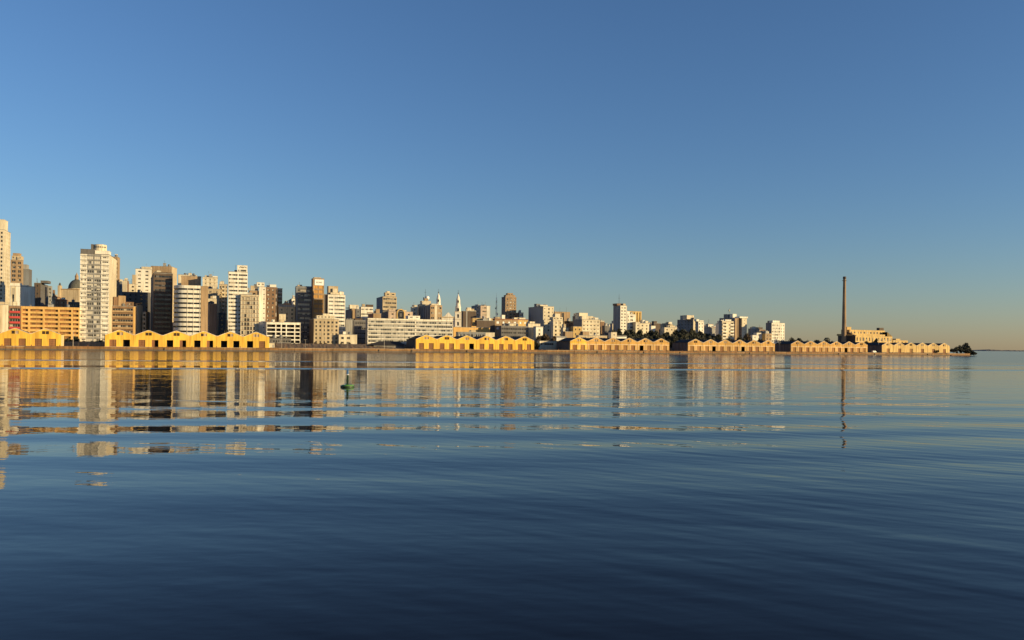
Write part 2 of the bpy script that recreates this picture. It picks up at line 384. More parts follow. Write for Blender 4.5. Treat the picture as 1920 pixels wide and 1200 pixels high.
# ------------------------------------------------------------------ water
def water():
    m, nt, b = newmat('water'); p = geopos(nt)
    def math_(op, a, b_=None):
        n = nt.nodes.new('ShaderNodeMath'); n.operation = op
        for i, v in enumerate((a, b_)):
            if v is None: continue
            if hasattr(v, 'is_linked'): nt.links.new(v, n.inputs[i])
            else: n.inputs[i].default_value = v
        return n.outputs[0]
    sep = nt.nodes.new('ShaderNodeSeparateXYZ'); nt.links.new(p, sep.inputs[0])
    X, Y = sep.outputs[0], sep.outputs[1]
    terms = []
    def addn(sx, sy, rot, amp, detail, loc=(0,0,0)):
        n = noise(nt, mapping(nt, p, (sx, sy, 1), (0, 0, R(rot)), loc), 1.0, detail)
        terms.append(math_('MULTIPLY', n, amp))
    # slow wash of a passed boat: crests about ten metres apart, strongest 35 to 80 m out
    wobl = noise(nt, mapping(nt, p, (1/38, 1/20, 1)), 1.0, 1.0)
    ca, sa = math.cos(R(8)), math.sin(R(8))
    dd = math_('ADD', math_('MULTIPLY', X, -sa), math_('MULTIPLY', Y, ca))
    ph_ = math_('ADD', math_('MULTIPLY', dd, 2*math.pi/10.2), math_('MULTIPLY', wobl, 5.0))
    win = math_('DIVIDE', math_('SUBTRACT', dd, 50), 29); win = math_('EXPONENT', math_('MULTIPLY', math_('MULTIPLY', win, win), -1.0))
    terms.append(math_('MULTIPLY', math_('MULTIPLY', math_('SINE', ph_), win), 0.036))
    addn(1/30, 1/11.0, 6, 0.045, 1.0)
    addn(1/9, 1/2.4, 5, 0.032, 2.5, (7, 3, 0))
    addn(1/3.2, 1/1.5, 12, 0.015, 2.5, (1, 9, 0)); addn(1/0.9, 1/0.45, -8, 0.0035, 2.0, (4, 2, 0))
    # wind ripples running diagonally, stronger to the right
    rip = noise(nt, mapping(nt, p, (1/6.5, 1/1.35, 1), (0, 0, R(36))), 1.0, 1.5)
    area = ramp(nt, noise(nt, mapping(nt, p, (1/40, 1/18, 1), (0, 0, 0)), 1.0, 1.0), 0.35, 0.7)
    side = math_('MULTIPLY_ADD', X, 0.035); side.node.inputs[2].default_value = 0.55; side.node.use_clamp = True
    k = math_('MULTIPLY', math_('ADD', math_('MULTIPLY', area, 0.45), side), 0.030)
    terms.append(math_('MULTIPLY', rip, k))
    # boat wake: two long low crests across the whole reach (sum of a raised cosine profile)
    wob = math_('MULTIPLY', math_('SUBTRACT', noise(nt, mapping(nt, p, (1/60, 1/60, 1)), 1.0, 1.0), 0.5), 3.0)
    for (xa, ya), (xb, yb), wd, amp in (((-165, 219), (222, 316), 8.0, 0.60), ((-115, 157), (165, 236), 8.0, 0.50)):
        A, Bv = Vector((xa, ya)), Vector((xb, yb)); n = Vector((-(Bv-A).y, (Bv-A).x)).normalized()
        d = math_('ADD', math_('ADD', math_('MULTIPLY', X, n.x), math_('MULTIPLY', Y, n.y)), -A.dot(n))
        d = math_('DIVIDE', math_('ADD', d, wob), wd)
        e = math_('EXPONENT', math_('MULTIPLY', math_('MULTIPLY', d, d), -1.0))
        terms.append(math_('MULTIPLY', e, amp))
    h = terms[0]
    for t in terms[1:]: h = math_('ADD', h, t)
    bump = nt.nodes.new('ShaderNodeBump'); bump.inputs['Strength'].default_value = 1.0; bump.inputs['Distance'].default_value = 1.0
    nt.links.new(h, bump.inputs['Height']); nt.links.new(bump.outputs[0], b.inputs['Normal'])
    b.inputs['Base Color'].default_value = (0.006, 0.003, 0.004, 1); b.inputs['IOR'].default_value = 1.205
    # the open reach further out is roughened by wind
    mr = nt.nodes.new('ShaderNodeMapRange'); nt.links.new(Y, mr.inputs[0])
    for i_, v_ in enumerate((120, 380, 0.025, 0.125)): mr.inputs[i_+1].default_value = v_
    nt.links.new(mr.outputs[0], b.inputs['Roughness'])
    MATS['water'] = m
    mb = MB(); S = 90000
    mb.face([(-S, -2000, 0), (S, -2000, 0), (S, S, 0), (-S, S, 0)], 'water')
    tag(mb.build('water'), kind='structure')
water()

# ------------------------------------------------------------------ land
T_END = quay_t(1818)
def land():
    mb = MB(); ts = [-260 + 20*i for i in range(int((T_END+260)/20)+1)] + [T_END]
    ss = [0, 6, 30, 60, 90, 120, 160, 200, 250, 300, 360, 430, 520, 640, 800, 1000]
    def P(t, s):
        q = TS(t, s); q.z = ground(q.x, q.y) if s > 0 else GZ
        return q
    for i in range(len(ts)-1):
        for j in range(len(ss)-1):
            mb.face([P(ts[i], ss[j]), P(ts[i+1], ss[j]), P(ts[i+1], ss[j+1]), P(ts[i], ss[j+1])], 'dirt')
    for j in range(len(ss)-1):
        a, b = P(T_END, ss[j]), P(T_END, ss[j+1]); mb.face([a, b, (b.x, b.y, -2), (a.x, a.y, -2)], 'dirt')
    tag(mb.build('ground', weld=True), kind='structure')
    # quay wall: coping, courses, dark tide line and buttress joints, each block a little different
    q = MB(); rnd = random.Random(3); t = -260
    M = Matrix(((qu.x, qv.x, 0, P0.x), (qu.y, qv.y, 0, P0.y), (0, 0, 1, 0), (0, 0, 0, 1)))
    while t < T_END - 2:
        l = min(rnd.uniform(9, 15), T_END - t)
        j = rnd.uniform(-.12, .12); top = GZ + rnd.uniform(-.12, .16)
        q.box(t+.04, t+l-.04, -0.9+j, 0.3, 0.75, top-.35, 'stone', M)
        q.box(t+.02, t+l-.02, -1.15+j, 1.2, top-.35, top, 'concrete' if rnd.random() < .35 else 'stone', M)
        q.box(t+.04, t+l-.04, -0.7+j, 0.3, -2, 0.75, 'plinth', M)
        if rnd.random() < .25: q.box(t+l*.5-.22, t+l*.5+.22, -1.45+j, -0.95+j, 0.5, top-.6, 'plinth', M)
        t += l
    tag(q.build('quay'), kind='structure')
    # apron paving on the quay
    a = MB(); a.box(-255, T_END-1, 1.25, 8, GZ+.004, GZ+.03, 'concrete', M); tag(a.build('quay_pavement'), kind='structure')
land()
def far_shore():
    mb = MB(); rnd = random.Random(5); Y = 9000
    x0, x1 = W(1822, 657, Y).x, W(2300, 657, Y).x; n = 120; pts = []
    for i in range(n+1):
        f = i/n; h = 5 + 4*math.sin(f*9)**2 + rnd.uniform(0, 5) + 8*math.exp(-((f-.09)/.03)**2)
        pts.append((x0+(x1-x0)*f, h*min(1, f*12)))
    for (xa, ha), (xb, hb) in zip(pts, pts[1:]):
        mb.face([(xa, Y, -1), (xb, Y, -1), (xb, Y+60, hb), (xa, Y+60, ha)], 'farshore')
        mb.face([(xa, Y+60, ha), (xb, Y+60, hb), (xb, Y+900, -1), (xa, Y+900, -1)], 'farshore')
    tag(mb.build('far_shore'), kind='structure')
plainmat('farshore', (0.12, 0.115, 0.11), 0.9)
far_shore()

# ------------------------------------------------------------------ sheds on the quay
def shed(label, pl, pr, mat, n=6, doors=2, first=None, opens=(), style='plain', eave=7.0, apex=9.9, seed=0):
    rnd = random.Random(seed); so = 4.0; dp = 21.0
    t0, t1 = quay_t(pl, so, 640), quay_t(pr, so, 640); w = (t1-t0)/n
    root = thing('shed_row', label, 'shed', TS(t0, so, GZ+.03), QA, 'gabled sheds lined up along the quay')
    prof = [(0, eave), (.035, eave+.02), (.22, eave+(apex-eave)*.44), (.45, apex-.16), (.5, apex), (.55, apex-.16), (.78, eave+(apex-eave)*.44), (.965, eave+.02), (1, eave)]
    def ph(x):
        x = max(0, min(1, x))
        for (a, za), (b, zb) in zip(prof, prof[1:]):
            if a <= x <= b: return za + (zb-za)*(x-a)/(b-a)
    for g in range(n):
        m = first if (first and g == 0) else mat
        mb = MB(); x0 = g*w
        dl = [.265, .735] if doors == 2 else [.53]
        dw, dh = (.118*w, 4.2) if doors == 2 else (.13*w, 4.1)
        ops = [(c*w-dw, c*w+dw, 0.0, dh, 'door') for c in dl]
        wz = (apex-3.0, apex-1.25)
        ops += [(.5*w-1.75, .5*w-.1, wz[0], wz[1], 'loft'), (.5*w+.1, .5*w+1.75, wz[0], wz[1], 'loft')]
        cuts = sorted({round(p[0]*w, 4) for p in prof} | {round(v, 4) for o in ops for v in o[:2]})
        for a, b in zip(cuts, cuts[1:]):
            mid = (a+b)/2; zs = [0.0]
            for o in sorted([o for o in ops if o[0] < mid < o[1]], key=lambda o: o[2]): zs += [o[2], o[3]]
            # solid stretches between openings
            cur = 0.0
            for o in sorted([o for o in ops if o[0] < mid < o[1]], key=lambda o: o[2]):
                if o[2] > cur: mb.face([(x0+a, 0, cur), (x0+b, 0, cur), (x0+b, 0, o[2]), (x0+a, 0, o[2])], m)
                cur = o[3]
            mb.face([(x0+a, 0, cur), (x0+b, 0, cur), (x0+b, 0, ph(b/w)), (x0+a, 0, ph(a/w))], m)
            # capping of the gable, proud of the wall
            za, zb_ = ph(a/w), ph(b/w)
            mb.face([(x0+a, -.18, za), (x0+b, -.18, zb_), (x0+b, -.18, zb_+.28), (x0+a, -.18, za+.28)], 'trim')
            mb.face([(x0+a, -.18, za+.28), (x0+b, -.18, zb_+.28), (x0+b, .4, zb_+.28), (x0+a, .4, za+.28)], 'trim')
            mb.face([(x0+a, -.18, za), (x0+b, -.18, zb_), (x0+b, 0, zb_), (x0+a, 0, za)], 'trim')
        for o in ops:
            rv = .45
            for (xa, za), (xb, zb_) in (((o[0],o[2]),(o[0],o[3])), ((o[0],o[3]),(o[1],o[3])), ((o[1],o[3]),(o[1],o[2]))):
                mb.face([(x0+xa, 0, za), (x0+xb, 0, zb_), (x0+xb, rv, zb_), (x0+xa, rv, za)], m)
        # pilasters at the party lines, base course
        mb.box(x0-.22 if g else x0, x0+.22, -.12, -.004, 0, eave+.1, m)
        cuts2 = [0.0]
        for o in ops[:len(dl)]: cuts2 += [o[0], o[1]]
        cuts2.append(w)
        for k in range(0, len(cuts2), 2):
            a, b = cuts2[k], cuts2[k+1]
            mb.box(x0+a+(.23 if k == 0 else .02), x0+b-(.24 if k == len(cuts2)-2 else .02), -.08, -.004, 0, .55, 'plinth' if style != 'plain' else m)
        if style == 'framed':       # concrete frame lines on the older sheds
            mb.box(x0+.24, x0+w-.24, -.10, -.004, 4.65, 4.95, 'trim')
            mb.box(x0+w*.5-.10, x0+w*.5+.10, -.09, -.004, 4.96, apex-3.05, 'brown')
            mb.box(x0+.24, x0+w-.24, -.05, -.004, eave-.12, eave+.02, 'brown')
            for c in (.07, .455, .545, .93): mb.box(x0+w*c-.12, x0+w*c+.12, -.07, -.004, .56, 4.64, 'trim')
        elif style == 'round':
            mb.box(x0+.24, x0+w-.24, -.05, -.004, eave-.2, eave-.05, m)
        mb.build('gable_wall', root)
        for k, c in enumerate(dl):
            st = 'open' if (g, k) in opens or (g*2+k) in opens else 'shut'
            o = ops[k]; d = MB(); dm = 'door' if style == 'plain' else rnd.choice(['door', 'olddoor', 'olddoor'])
            xa, xb = x0+o[0]-.03, x0+o[1]+.03
            d.box(xa, xb, 3.2, 3.3, 0, dh+.1, 'void')
            if st == 'open':
                side = rnd.random()
                if side < .4: d.box(xa, (xa+xb)/2-.2, .40, .48, .02, dh+.03, dm)
            else:
                d.box(xa, (xa+xb)/2-.03, .40, .48, .02, dh+.03, dm); d.box((xa+xb)/2+.03, xb, .42, .50, .02, dh+.03, dm)
                for z in (.9, 2.1, 3.3): d.box(xa+.15, xb-.15, .34, .40, z, z+.14, 'olddoor' if dm == 'door' else 'door')
                for q in (.25, .75): d.box(xa+(xb-xa)*q-.05, xa+(xb-xa)*q+.05, .35, .399, .1, dh-.1, 'olddoor' if dm == 'door' else 'brown')
            tag(d.build('door', root), 'door standing open on the dark inside' if st == 'open' else None)
        for k in (0, 1):
            o = ops[len(dl)+k]; wd = MB(); pale = rnd.random() < (.35 if k == 0 else .6)
            wd.box(x0+o[0]-.03, x0+o[1]+.03, .35, .42, o[2]-.03, o[3]+.03, 'shutter' if pale else 'void')
            for z in (.33, .66): wd.box(x0+o[0], x0+o[1], .29, .35, o[2]+(o[3]-o[2])*z-.05, o[2]+(o[3]-o[2])*z+.05, 'door')
            wd.build('loft_window', root)
        rf = MB()
        for a, b in zip(prof, prof[1:]):
            xa, xb, za, zb_ = x0+a[0]*w, x0+b[0]*w, a[1]-.15, b[1]-.15
            rf.face([(xa, .41, za), (xb, .41, zb_), (xb, dp-.3, zb_), (xa, dp-.3, za)], 'darkroof')
            rf.face([(xa, dp-.31, 0), (xb, dp-.31, 0), (xb, dp-.31, zb_), (xa, dp-.31, za)], 'plinth')
        rf.build('roof', root)
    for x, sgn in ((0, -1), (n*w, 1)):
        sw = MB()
        sw.box(min(x, x+sgn*.3), max(x, x+sgn*.3), .05, dp, 0, eave-.1, 'plinth' if sgn < 0 else mat)  # left side's shade painted in as a dark wall; right keeps the wall colour
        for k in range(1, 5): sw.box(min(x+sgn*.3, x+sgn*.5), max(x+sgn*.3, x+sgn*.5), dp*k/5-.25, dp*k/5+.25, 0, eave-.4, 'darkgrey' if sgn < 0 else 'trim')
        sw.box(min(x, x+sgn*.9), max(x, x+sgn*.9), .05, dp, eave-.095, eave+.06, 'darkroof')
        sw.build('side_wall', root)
w60 = 58
shed('yellow gabled sheds at the far left of the quay, below the ochre and red blocks', -122, 113, 'yellow', n=4, seed=1)
shed('bright yellow row of gabled sheds with several doors open, right of the tallest white tower', 197, 504, 'yellow', opens=(1, 3, 4, 5, 6, 7, 8, 9, 10), seed=2)
shed('bright yellow row of gabled sheds with brown doors, before the long white office block', 779.8, 1001, 'yellow', opens=(5,), seed=3)
shed('faded sheds whose first gable alone is bright yellow, in the middle of the quay', 1069, 1254.5, 'faded', first='yellow', opens=(8,), style='framed', seed=4)
shed('faded tan row of gabled sheds in front of the white stacked-balcony block', 1290, 1452.6, 'faded', opens=(3, 7), style='framed', seed=5)
shed('faded tan row of six gabled sheds directly below the tall brick chimney', 1483, 1626.5, 'faded', opens=(8,), style='framed', seed=6)
shed('pale buff row of six gabled sheds with one door per gable, nearest the wooded point', 1653.6, 1780.5, 'buff', doors=1, style='round', seed=7)

# ------------------------------------------------------------------ city, left to right
PW = ('P', 3.2, 1.5, 1.4)
# far left
B('office_tower', 'tall cream stepped tower cut by the left edge of the photo', 'tower', (-60, 8, 20), 431, 190, bot=575, th=20, side='R', mat='cream', f=('P', 2.8, 1.5, 1.7), s=('P', 2.8, 1.4, 1.6), ph=[(-30, 8, 411, 'cream', 1, 12)], cl=1, fh=3.3)
B('apartment_block', 'old ornate beige block with set-back roof storeys, right of the stepped cream tower', 'building', (20, 42, 44), 488, 330, bot=545, side='R', th=20, mat='tan', f=('P', 4.5, 3.2, 2.4), ph=[(22, 40, 480, 'sand', 2, 10, 3), (24, 37, 475, 'tan', 4, 7, 0)], fh=4.2, rev=.8)
B('apartment_block', 'shade-grey windowless rounded block joined behind the ornate beige block at far left', 'building', (41, 55, 60), 505, 345, bot=560, side='R', th=20, mat='slate', smat='darkgrey', f=('N',), ph=[(41, 50, 496, 'grey', 1, 10)], cl=0)  # this block's shade is put into its grey wall colours
B('office_block', 'block with dark vertical window strips and a big blank white wall, above the red balconies', 'building', (19.5, 64, 64.4), 538, 105, bot=577, side='R', th=24, mat='white', f=[(0, .24, ('V', 2.6, 1.3), 'cream'), (.24, 1, ('N',), 'white')], ph=[(19, 39, 531, 'white', .2, 6), (39, 52, 535, 'white', .2, 6)], cl=0, dep=24)
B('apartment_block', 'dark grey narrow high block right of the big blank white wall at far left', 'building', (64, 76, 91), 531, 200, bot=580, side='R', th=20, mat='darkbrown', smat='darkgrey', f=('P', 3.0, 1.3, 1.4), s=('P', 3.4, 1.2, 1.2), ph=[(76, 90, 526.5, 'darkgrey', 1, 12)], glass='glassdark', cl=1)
B('apartment_block', 'slim grey block with pale edge beside the dark narrow one, left of the church dome', 'building', (91, 96, 98), 537, 215, bot=580, side='R', th=20, mat='grey', f=PW, cl=0)
B('house', 'small old house with a chimney-like turret on the hill left of the church dome', 'house', (96, 104, 114), 557, 330, bot=570, side='R', th=18, mat='tan', f=PW, ph=[(98.5, 102, 544, 'brown', 2, 3)], cl=1, roof='tileroof', roofh=.8)
B('house', 'dim brown hillside house just below the church dome', 'house', (104, 122, 128), 563, 250, bot=575, side='R', th=18, mat='brown', f=PW, cl=2, roof='tileroof', roofh=.8)
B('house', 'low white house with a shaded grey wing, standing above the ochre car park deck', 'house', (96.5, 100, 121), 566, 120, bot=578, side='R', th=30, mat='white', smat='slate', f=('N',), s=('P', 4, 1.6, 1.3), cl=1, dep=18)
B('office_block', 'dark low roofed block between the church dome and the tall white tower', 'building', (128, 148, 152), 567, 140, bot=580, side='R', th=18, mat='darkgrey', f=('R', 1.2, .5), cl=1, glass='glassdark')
B('apartment_block', 'cream block with tiny balconies cut by the left edge, left of the red balconies', 'building', (-40, 15.8, 16.5), 572, 66, bot=622, th=25, side='R', mat='cream', f=[(0, .80, ('P', 3.4, 2.2, 1.6), 'sand'), (.80, 1, ('N',), 'cream')], fh=3.3, cl=2)
B('apartment_block', 'narrow block with bright red balcony bands between the cream and ochre blocks', 'building', (17, 39, 39.5), 574, 67, bot=620, th=25, side='R', mat='brown', f=('B', 1.9, 'red'), fh=3.45, cl=2, glass='glass')
B('car_park', 'long ochre seven-storey building with open ribbon bays, left of the tall white tower', 'car park', (40, 149, 149.5), 577.5, 70, bot=638, th=25, side='R', mat='ochre', f=[(0, .13, ('R', 1.5, .6), None), (.13, .38, ('R', 1.5, .6), None), (.38, .64, ('R', 1.5, .5), None), (.64, .87, ('R', 1.5, .5), None), (.87, 1, ('R', 1.5, .5), None)], glass='parkdark', fr='amber', mull=4.5, fh=2.95, rev=1.4, roof='ochre', cl=3, dep=22)
# tall white tower: three bays
T = B('residential_tower', 'tallest white tower, with a darker central glass strip and a round storey on top', 'tower', (150.5, 205, 219), 478, 72, bot=640, th=19, side='R', mat='white', smat='cream',
      f=[(0, .235, ('R', 1.0, .5), 'white'), (.235, .48, ('R', 1.9, .25), 'grey'), (.48, .725, ('R', 1.8, .25), 'grey'), (.725, 1, ('R', .9, .6), 'white')],
      s=('P', 5.5, .8, 1.2), glass='glassblind', mull=1.3, fh=3.12, lines='darkgrey', ph=[(151, 177, 467.5, 'darkgrey', .3, 7), (178, 204.5, 470.5, 'white', .2, 9)], cl=1, roof='darkgrey')
tr, tw, td, th_, tz = T
def on_root(root, name, mb): return mb.build(name, root)
b = MB(); zz = th_ + 1.9; rx = tw*.64
b.lathe(rx, 5.5, [(0, zz), (4.1, zz), (4.1, zz+5.0), (3.8, zz+5.3), (2.8, zz+5.5), (0, zz+5.5)], 'cream', 28)
for k in range(8):
    a = -R(150) + k*R(17); b.box(-.35, .35, -.05, .1, zz+3.0, zz+3.9, 'glassdark', Matrix.Translation((rx+4.12*math.cos(a), 5.5+4.12*math.sin(a), 0)) @ Matrix.Rotation(a+R(90), 4, 'Z'))
b.box(rx-5.4, rx-3.9, 3, 7, th_, zz+5.3, 'darkgrey'); b.build('tank_storey', tr)
B('apartment_block', 'pinkish block with small balconies peeping out right behind the tallest white tower', 'building', (210, 221, 225), 482, 120, bot=540, side='R', th=18, mat='tan', f=('B', 1.5, 'cream'), cl=1)
B('apartment_block', 'brown block with wide half-shaded balconies, right of the tall white tower', 'building', (206, 253.5, 254), 575, 86, bot=628, th=20, side='R', mat='tan', f=[(0, .08, ('N',), None), (.08, .93, ('B', 1.6, 'tan'), 'brown'), (.93, 1, ('N',), 'ochre')], ph=[(213, 221, 557, 'brown', 2, 5), (222, 234, 555, 'tan', 2, 6), (213, 250, 566.5, 'brown', 4, 8, 3)], fh=3.9, cl=1, dep=12)
B('apartment_block', 'narrow blank sunlit end wall beside the brown balcony block', 'building', (254.5, 256.5, 268), 571, 92, bot=628, side='R', th=8, mat='tan', smat='cream', f=('N',), ph=[(254.5, 261, 569, 'tan', 1, 4)], cl=0)
B('apartment_block', 'slim block with a dark stack of open balconies, left foot of the dark brown tower', 'building', (267.5, 274, 279), 585, 98, bot=628, side='R', th=8, mat='cream', smat='tan', f=('B', 1.6, 'cream'), cl=0)
B('office_block', 'dark shaded broad block filling the gap behind the brown balcony block', 'building', (228, 281, 282), 549, 160, bot=600, side='R', th=18, mat='darkgrey', f=('P', 4, 1.3, 1.2), glass='glassdark', cl=2)  # shadow in the gap built as a dark grey block
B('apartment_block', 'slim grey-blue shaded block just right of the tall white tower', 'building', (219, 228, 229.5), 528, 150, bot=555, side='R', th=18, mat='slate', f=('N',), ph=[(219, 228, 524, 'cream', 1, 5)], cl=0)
B('apartment_block', 'cream round-cornered slim block between the grey-blue one and the stepped white one', 'building', (229.5, 238.5, 242), 526.5, 175, bot=552, side='R', th=18, mat='cream', smat='brown', f=('N',), cl=1)
B('apartment_block', 'low wing of the stepped white block with scattered dark windows', 'building', (242, 256, 256.5), 533, 190, bot=552, side='R', th=18, mat='cream', f=('P', 4.5, 2.2, 1.3), ph=[(248, 254, 515.5, 'sand', 1, 5)], cl=1)
B('apartment_block', 'stepped white block with scattered dark windows, left of the dark brown tower', 'building', (254, 283, 284), 505, 200, bot=552, side='R', th=18, mat='white', f=('P', 4.8, 2.1, 1.1), ph=[(265.5, 283, 500.5, 'cream', .5, 8)], cl=1)
B('office_tower', 'large plain tan tower rising behind the dark brown tower', 'tower', (283, 322, 332), 500, 240, bot=560, side='R', th=10, mat='tan', smat='sand', f=('N',), cl=2)
B('office_tower', 'dark brown tower with faint window rows, left of the white banded rounded tower', 'tower', (282.5, 288, 324), 512, 92, bot=628, th=26, mat='darkbrown', smat='darkgrey', f=('R', 1.5, .8), glass='glassdark', mull=2.2, fr='darkbrown', fh=3.3, cl=2, ph=[(290, 322, 511, 'darkbrown', .6, 9)])
# white banded round-cornered tower
def rounded_tower():
    D = 66; top = 534; Y = quay_Y(330) + D; th = R(22)
    X0 = W(325.5, top, Y).x; root = thing('rounded_office_tower', 'white round-cornered tower ringed by ten dark window bands', 'tower', (X0, Y, GZ-.3), th)
    w = 17.6; zt = W(330, top, Y).z - GZ + .3; rad = 8.5; fh = 3.3; d = 15
    def foot(e):
        pts = [(w+e, -e), (w+e, d)]; pts += [(-e, d)]
        for k in range(0, 17):
            a = math.pi + (math.pi/2)*k/16; pts.append((rad+(rad+e)*math.cos(a), rad+(rad+e)*math.sin(a)))
        return pts
    core = MB(); core.prism(foot(-.35), 0, zt-1.2, 'glassdark'); core.build('window_band', root)
    z = zt; k = 0
    while z > 3:
        b = MB(); b.prism(foot(0), z-2.05, z, 'white'); b.build('parapet_band', root); z -= fh
    m = MB()
    for x, y in [(9, -.30), (13, -.30), (w-.35, -.30)]: m.box(x-.12, x+.12, y, y+.3, 1, zt-2, 'white')
    m.build('mullion', root)
    e = MB(); e.box(w+.35, w+5.0, 1.0, d+1, 0, zt-.5, 'tan'); e.box(w+.2, w+5.2, .8, d+1.2, zt-.5, zt-.2, 'tan'); e.build('stair_wall', root)
rounded_tower()
B('office_tower', 'tan windowless tower rising right behind the white banded rounded tower', 'tower', (338, 340, 377), 517.5, 84, bot=560, th=22, mat='tan', f=('N',), cl=1, dep=14)
B('apartment_block', 'cream block showing above and left of the tan windowless tower', 'building', (331, 334, 369), 515, 200, bot=535, mat='cream', th=22, f=('V', 5, 2), cl=3)
B('apartment_block', 'wide cream block with an uneven roofline right of the tan windowless tower', 'building', (374, 380, 408), 519.5, 170, bot=560, mat='cream', th=20, f=('P', 3.4, .9, .9), ph=[(384, 387, 516.5), (399, 408, 518, 'white', 1, 5)], cl=3, lines='sand')
B('apartment_block', 'cream block with small paired windows below the wide uneven-roofed cream block', 'building', (385, 388, 412), 541.5, 140, bot=570, mat='sand', th=20, f=('P', 3.6, 2.0, 1.3), cl=3)
B('apartment_block', 'narrow sand-coloured block with balcony columns, left of the white banded slab tower', 'building', (409, 411, 426.5), 533, 150, bot=600, mat='sand', th=20, f=[(0, .3, ('P', 3, 1.2, 1.2), None), (.3, .7, ('B', 1.4, 'cream'), None), (.7, 1, ('P', 2.5, 1.2, 1.2), None)], ph=[(412, 420, 528.5, 'cream')], cl=3)
B('office_block', 'small cream penthouse-topped block above the grey shaded office block', 'building', (382, 386, 406), 560, 110, bot=572, mat='cream', th=20, f=('P', 5, 3, 1.4), cl=2)
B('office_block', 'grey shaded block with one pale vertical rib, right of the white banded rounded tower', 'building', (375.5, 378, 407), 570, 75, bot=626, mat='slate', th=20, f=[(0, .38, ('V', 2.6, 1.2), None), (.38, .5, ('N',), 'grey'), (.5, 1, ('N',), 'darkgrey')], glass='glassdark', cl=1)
B('office_block', 'low dark block at the left foot of the white banded slab tower', 'building', (407, 410, 423), 587, 90, bot=626, mat='slate', th=20, f=('P', 3, 1.2, 1.2), glass='glassdark', cl=1)
B('office_tower', 'slender white slab tower with fourteen dark window rows and a marked box on its roof', 'tower', (426.5, 428.5, 464.5), 509.5, 62, bot=626, th=20, mat='white', smat='slate', f=[(0, .5, ('R', 1.2, .35), None), (.5, 1, ('R', 1.2, .35), None)], glass='glass', mull=1.5, fh=2.8, ph=[(445, 464, 498, 'white', .4, 8), (440, 446, 507, 'darkgrey', 2, 4)], cl=1)
def tower_marks():
    # painted mark on the roof box of the slab tower
    root = [o for o in C.objects if o.get('label', '').startswith('slender white slab')][0]
    box = [c for c in root.children if c.name.startswith('penthouse')][0]
    xs = [v.co.x for v in box.data.vertices]; zs = [v.co.z for v in box.data.vertices]
    x0, x1, z0, z1 = min(xs), max(xs), min(zs), max(zs); m = MB(); y = .4-.16
    m.box(x0+1.0, x1-.6, y-.06, y-.01, z0+.3, z0+1.5, 'glassblind')
    pts = [(.25, .62), (.36, .8), (.45, .66), (.52, .74), (.6, .62), (.7, .78), (.8, .72), (.9, .6)]
    for (a, c), (e, f) in zip(pts, pts[1:]):
        m.tube((x0+(x1-x0)*a, y+.1, z0+(z1-z0)*c), (x0+(x1-x0)*e, y+.1, z0+(z1-z0)*f), .22, .22, 'signink', 5)
    m.build('painted_mark', box)
tower_marks()
B('office_block', 'pale grid-fronted office block of small square panes, below the white slab tower', 'building', (449.5, 451.5, 485.5), 552.5, 59, bot=634, th=20, dep=12, mat='cream', smat='cream', f=('P', 1.85, 1.4, 2.3), glass='glasspale', fh=3.0, rev=.25, cl=2, lines='brown')
B('residential_tower', 'narrow white tower with paired tiny windows, joined to the right of the grid-fronted block', 'tower', (485, 486, 498.5), 538, 62, bot=634, th=20, mat='white', f=[(0, .45, ('N',), None), (.45, 1, ('P', 2.2, .9, .6), None)], ph=[(482, 496, 530, 'white', .5, 7, 2)], fh=3.4, cl=1, dep=12)
B('apartment_block', 'jumble of roof storeys rising behind the grid-fronted block', 'building', (464, 468, 485), 545, 110, bot=556, th=20, mat='tan', smat='darkgrey', f=PW, ph=[(464, 468, 540, 'grey', 1, 3), (470, 477, 536, 'sand', 1, 4), (477, 484, 533.5, 'darkgrey', 3, 4)], cl=3)
B('office_block', 'dark-framed brown block with pale square windows, right of the narrow white tower', 'building', (496, 498.5, 520), 538.5, 105, bot=606, th=20, mat='brown', f=[(0, .85, ('P', 2.5, 1.5, 1.5), None), (.85, 1, ('V', 2, .8), None)], glass='glassblind', fh=3.3, ph=[(506, 518, 534, 'white', 2, 5)], cl=1)
B('apartment_block', 'sunlit sand-coloured block with white balconies beside the dark-framed brown block', 'building', (517, 520, 529.5), 541, 125, bot=575, th=20, mat='sand', f=('B', 1.4, 'cream'), cl=0)
B('apartment_block', 'low cream terrace-roofed block left of the dark grey tower', 'building', (518, 522, 553.5), 575, 105, bot=606, th=20, mat='sand', f=('P', 3.2, 1.6, 1.6), ph=[(521, 553, 572, 'grey', 1, 9)], cl=3)
B('apartment_block', 'small stepped white block with rooftop boxes tucked left of the dark grey tower', 'building', (541, 547, 555), 560, 150, bot=575, th=20, mat='white', smat='darkgrey', f=PW, cl=2)
B('office_block', 'tan roof storeys behind the low cream terrace-roofed block', 'building', (527, 532, 545), 569, 150, bot=575, th=20, mat='tan', f=PW, cl=2)
B('office_block', 'small blank cream box above the white car park deck', 'building', (522, 523.5, 536), 589, 78, bot=600, th=20, mat='cream', smat='brown', f=('N',), cl=0, dep=8)
B('car_park', 'low white open-deck building with dark bays behind thin frames, right of the first yellow sheds', 'car park', (498, 500, 563.5), 604, 52, bot=640, th=25, mat='white', smat='palewall', f=[(0, .27, ('R', 2.0, .35), None), (.27, .43, ('R', 2.0, .35), None), (.43, .58, ('R', 2.0, .35), None), (.58, .83, ('R', 2.0, .35), None), (.83, 1, ('R', 2.0, .35), None)], glass='void', mull=0, fh=2.8, rev=2.0, cl=2, dep=22)
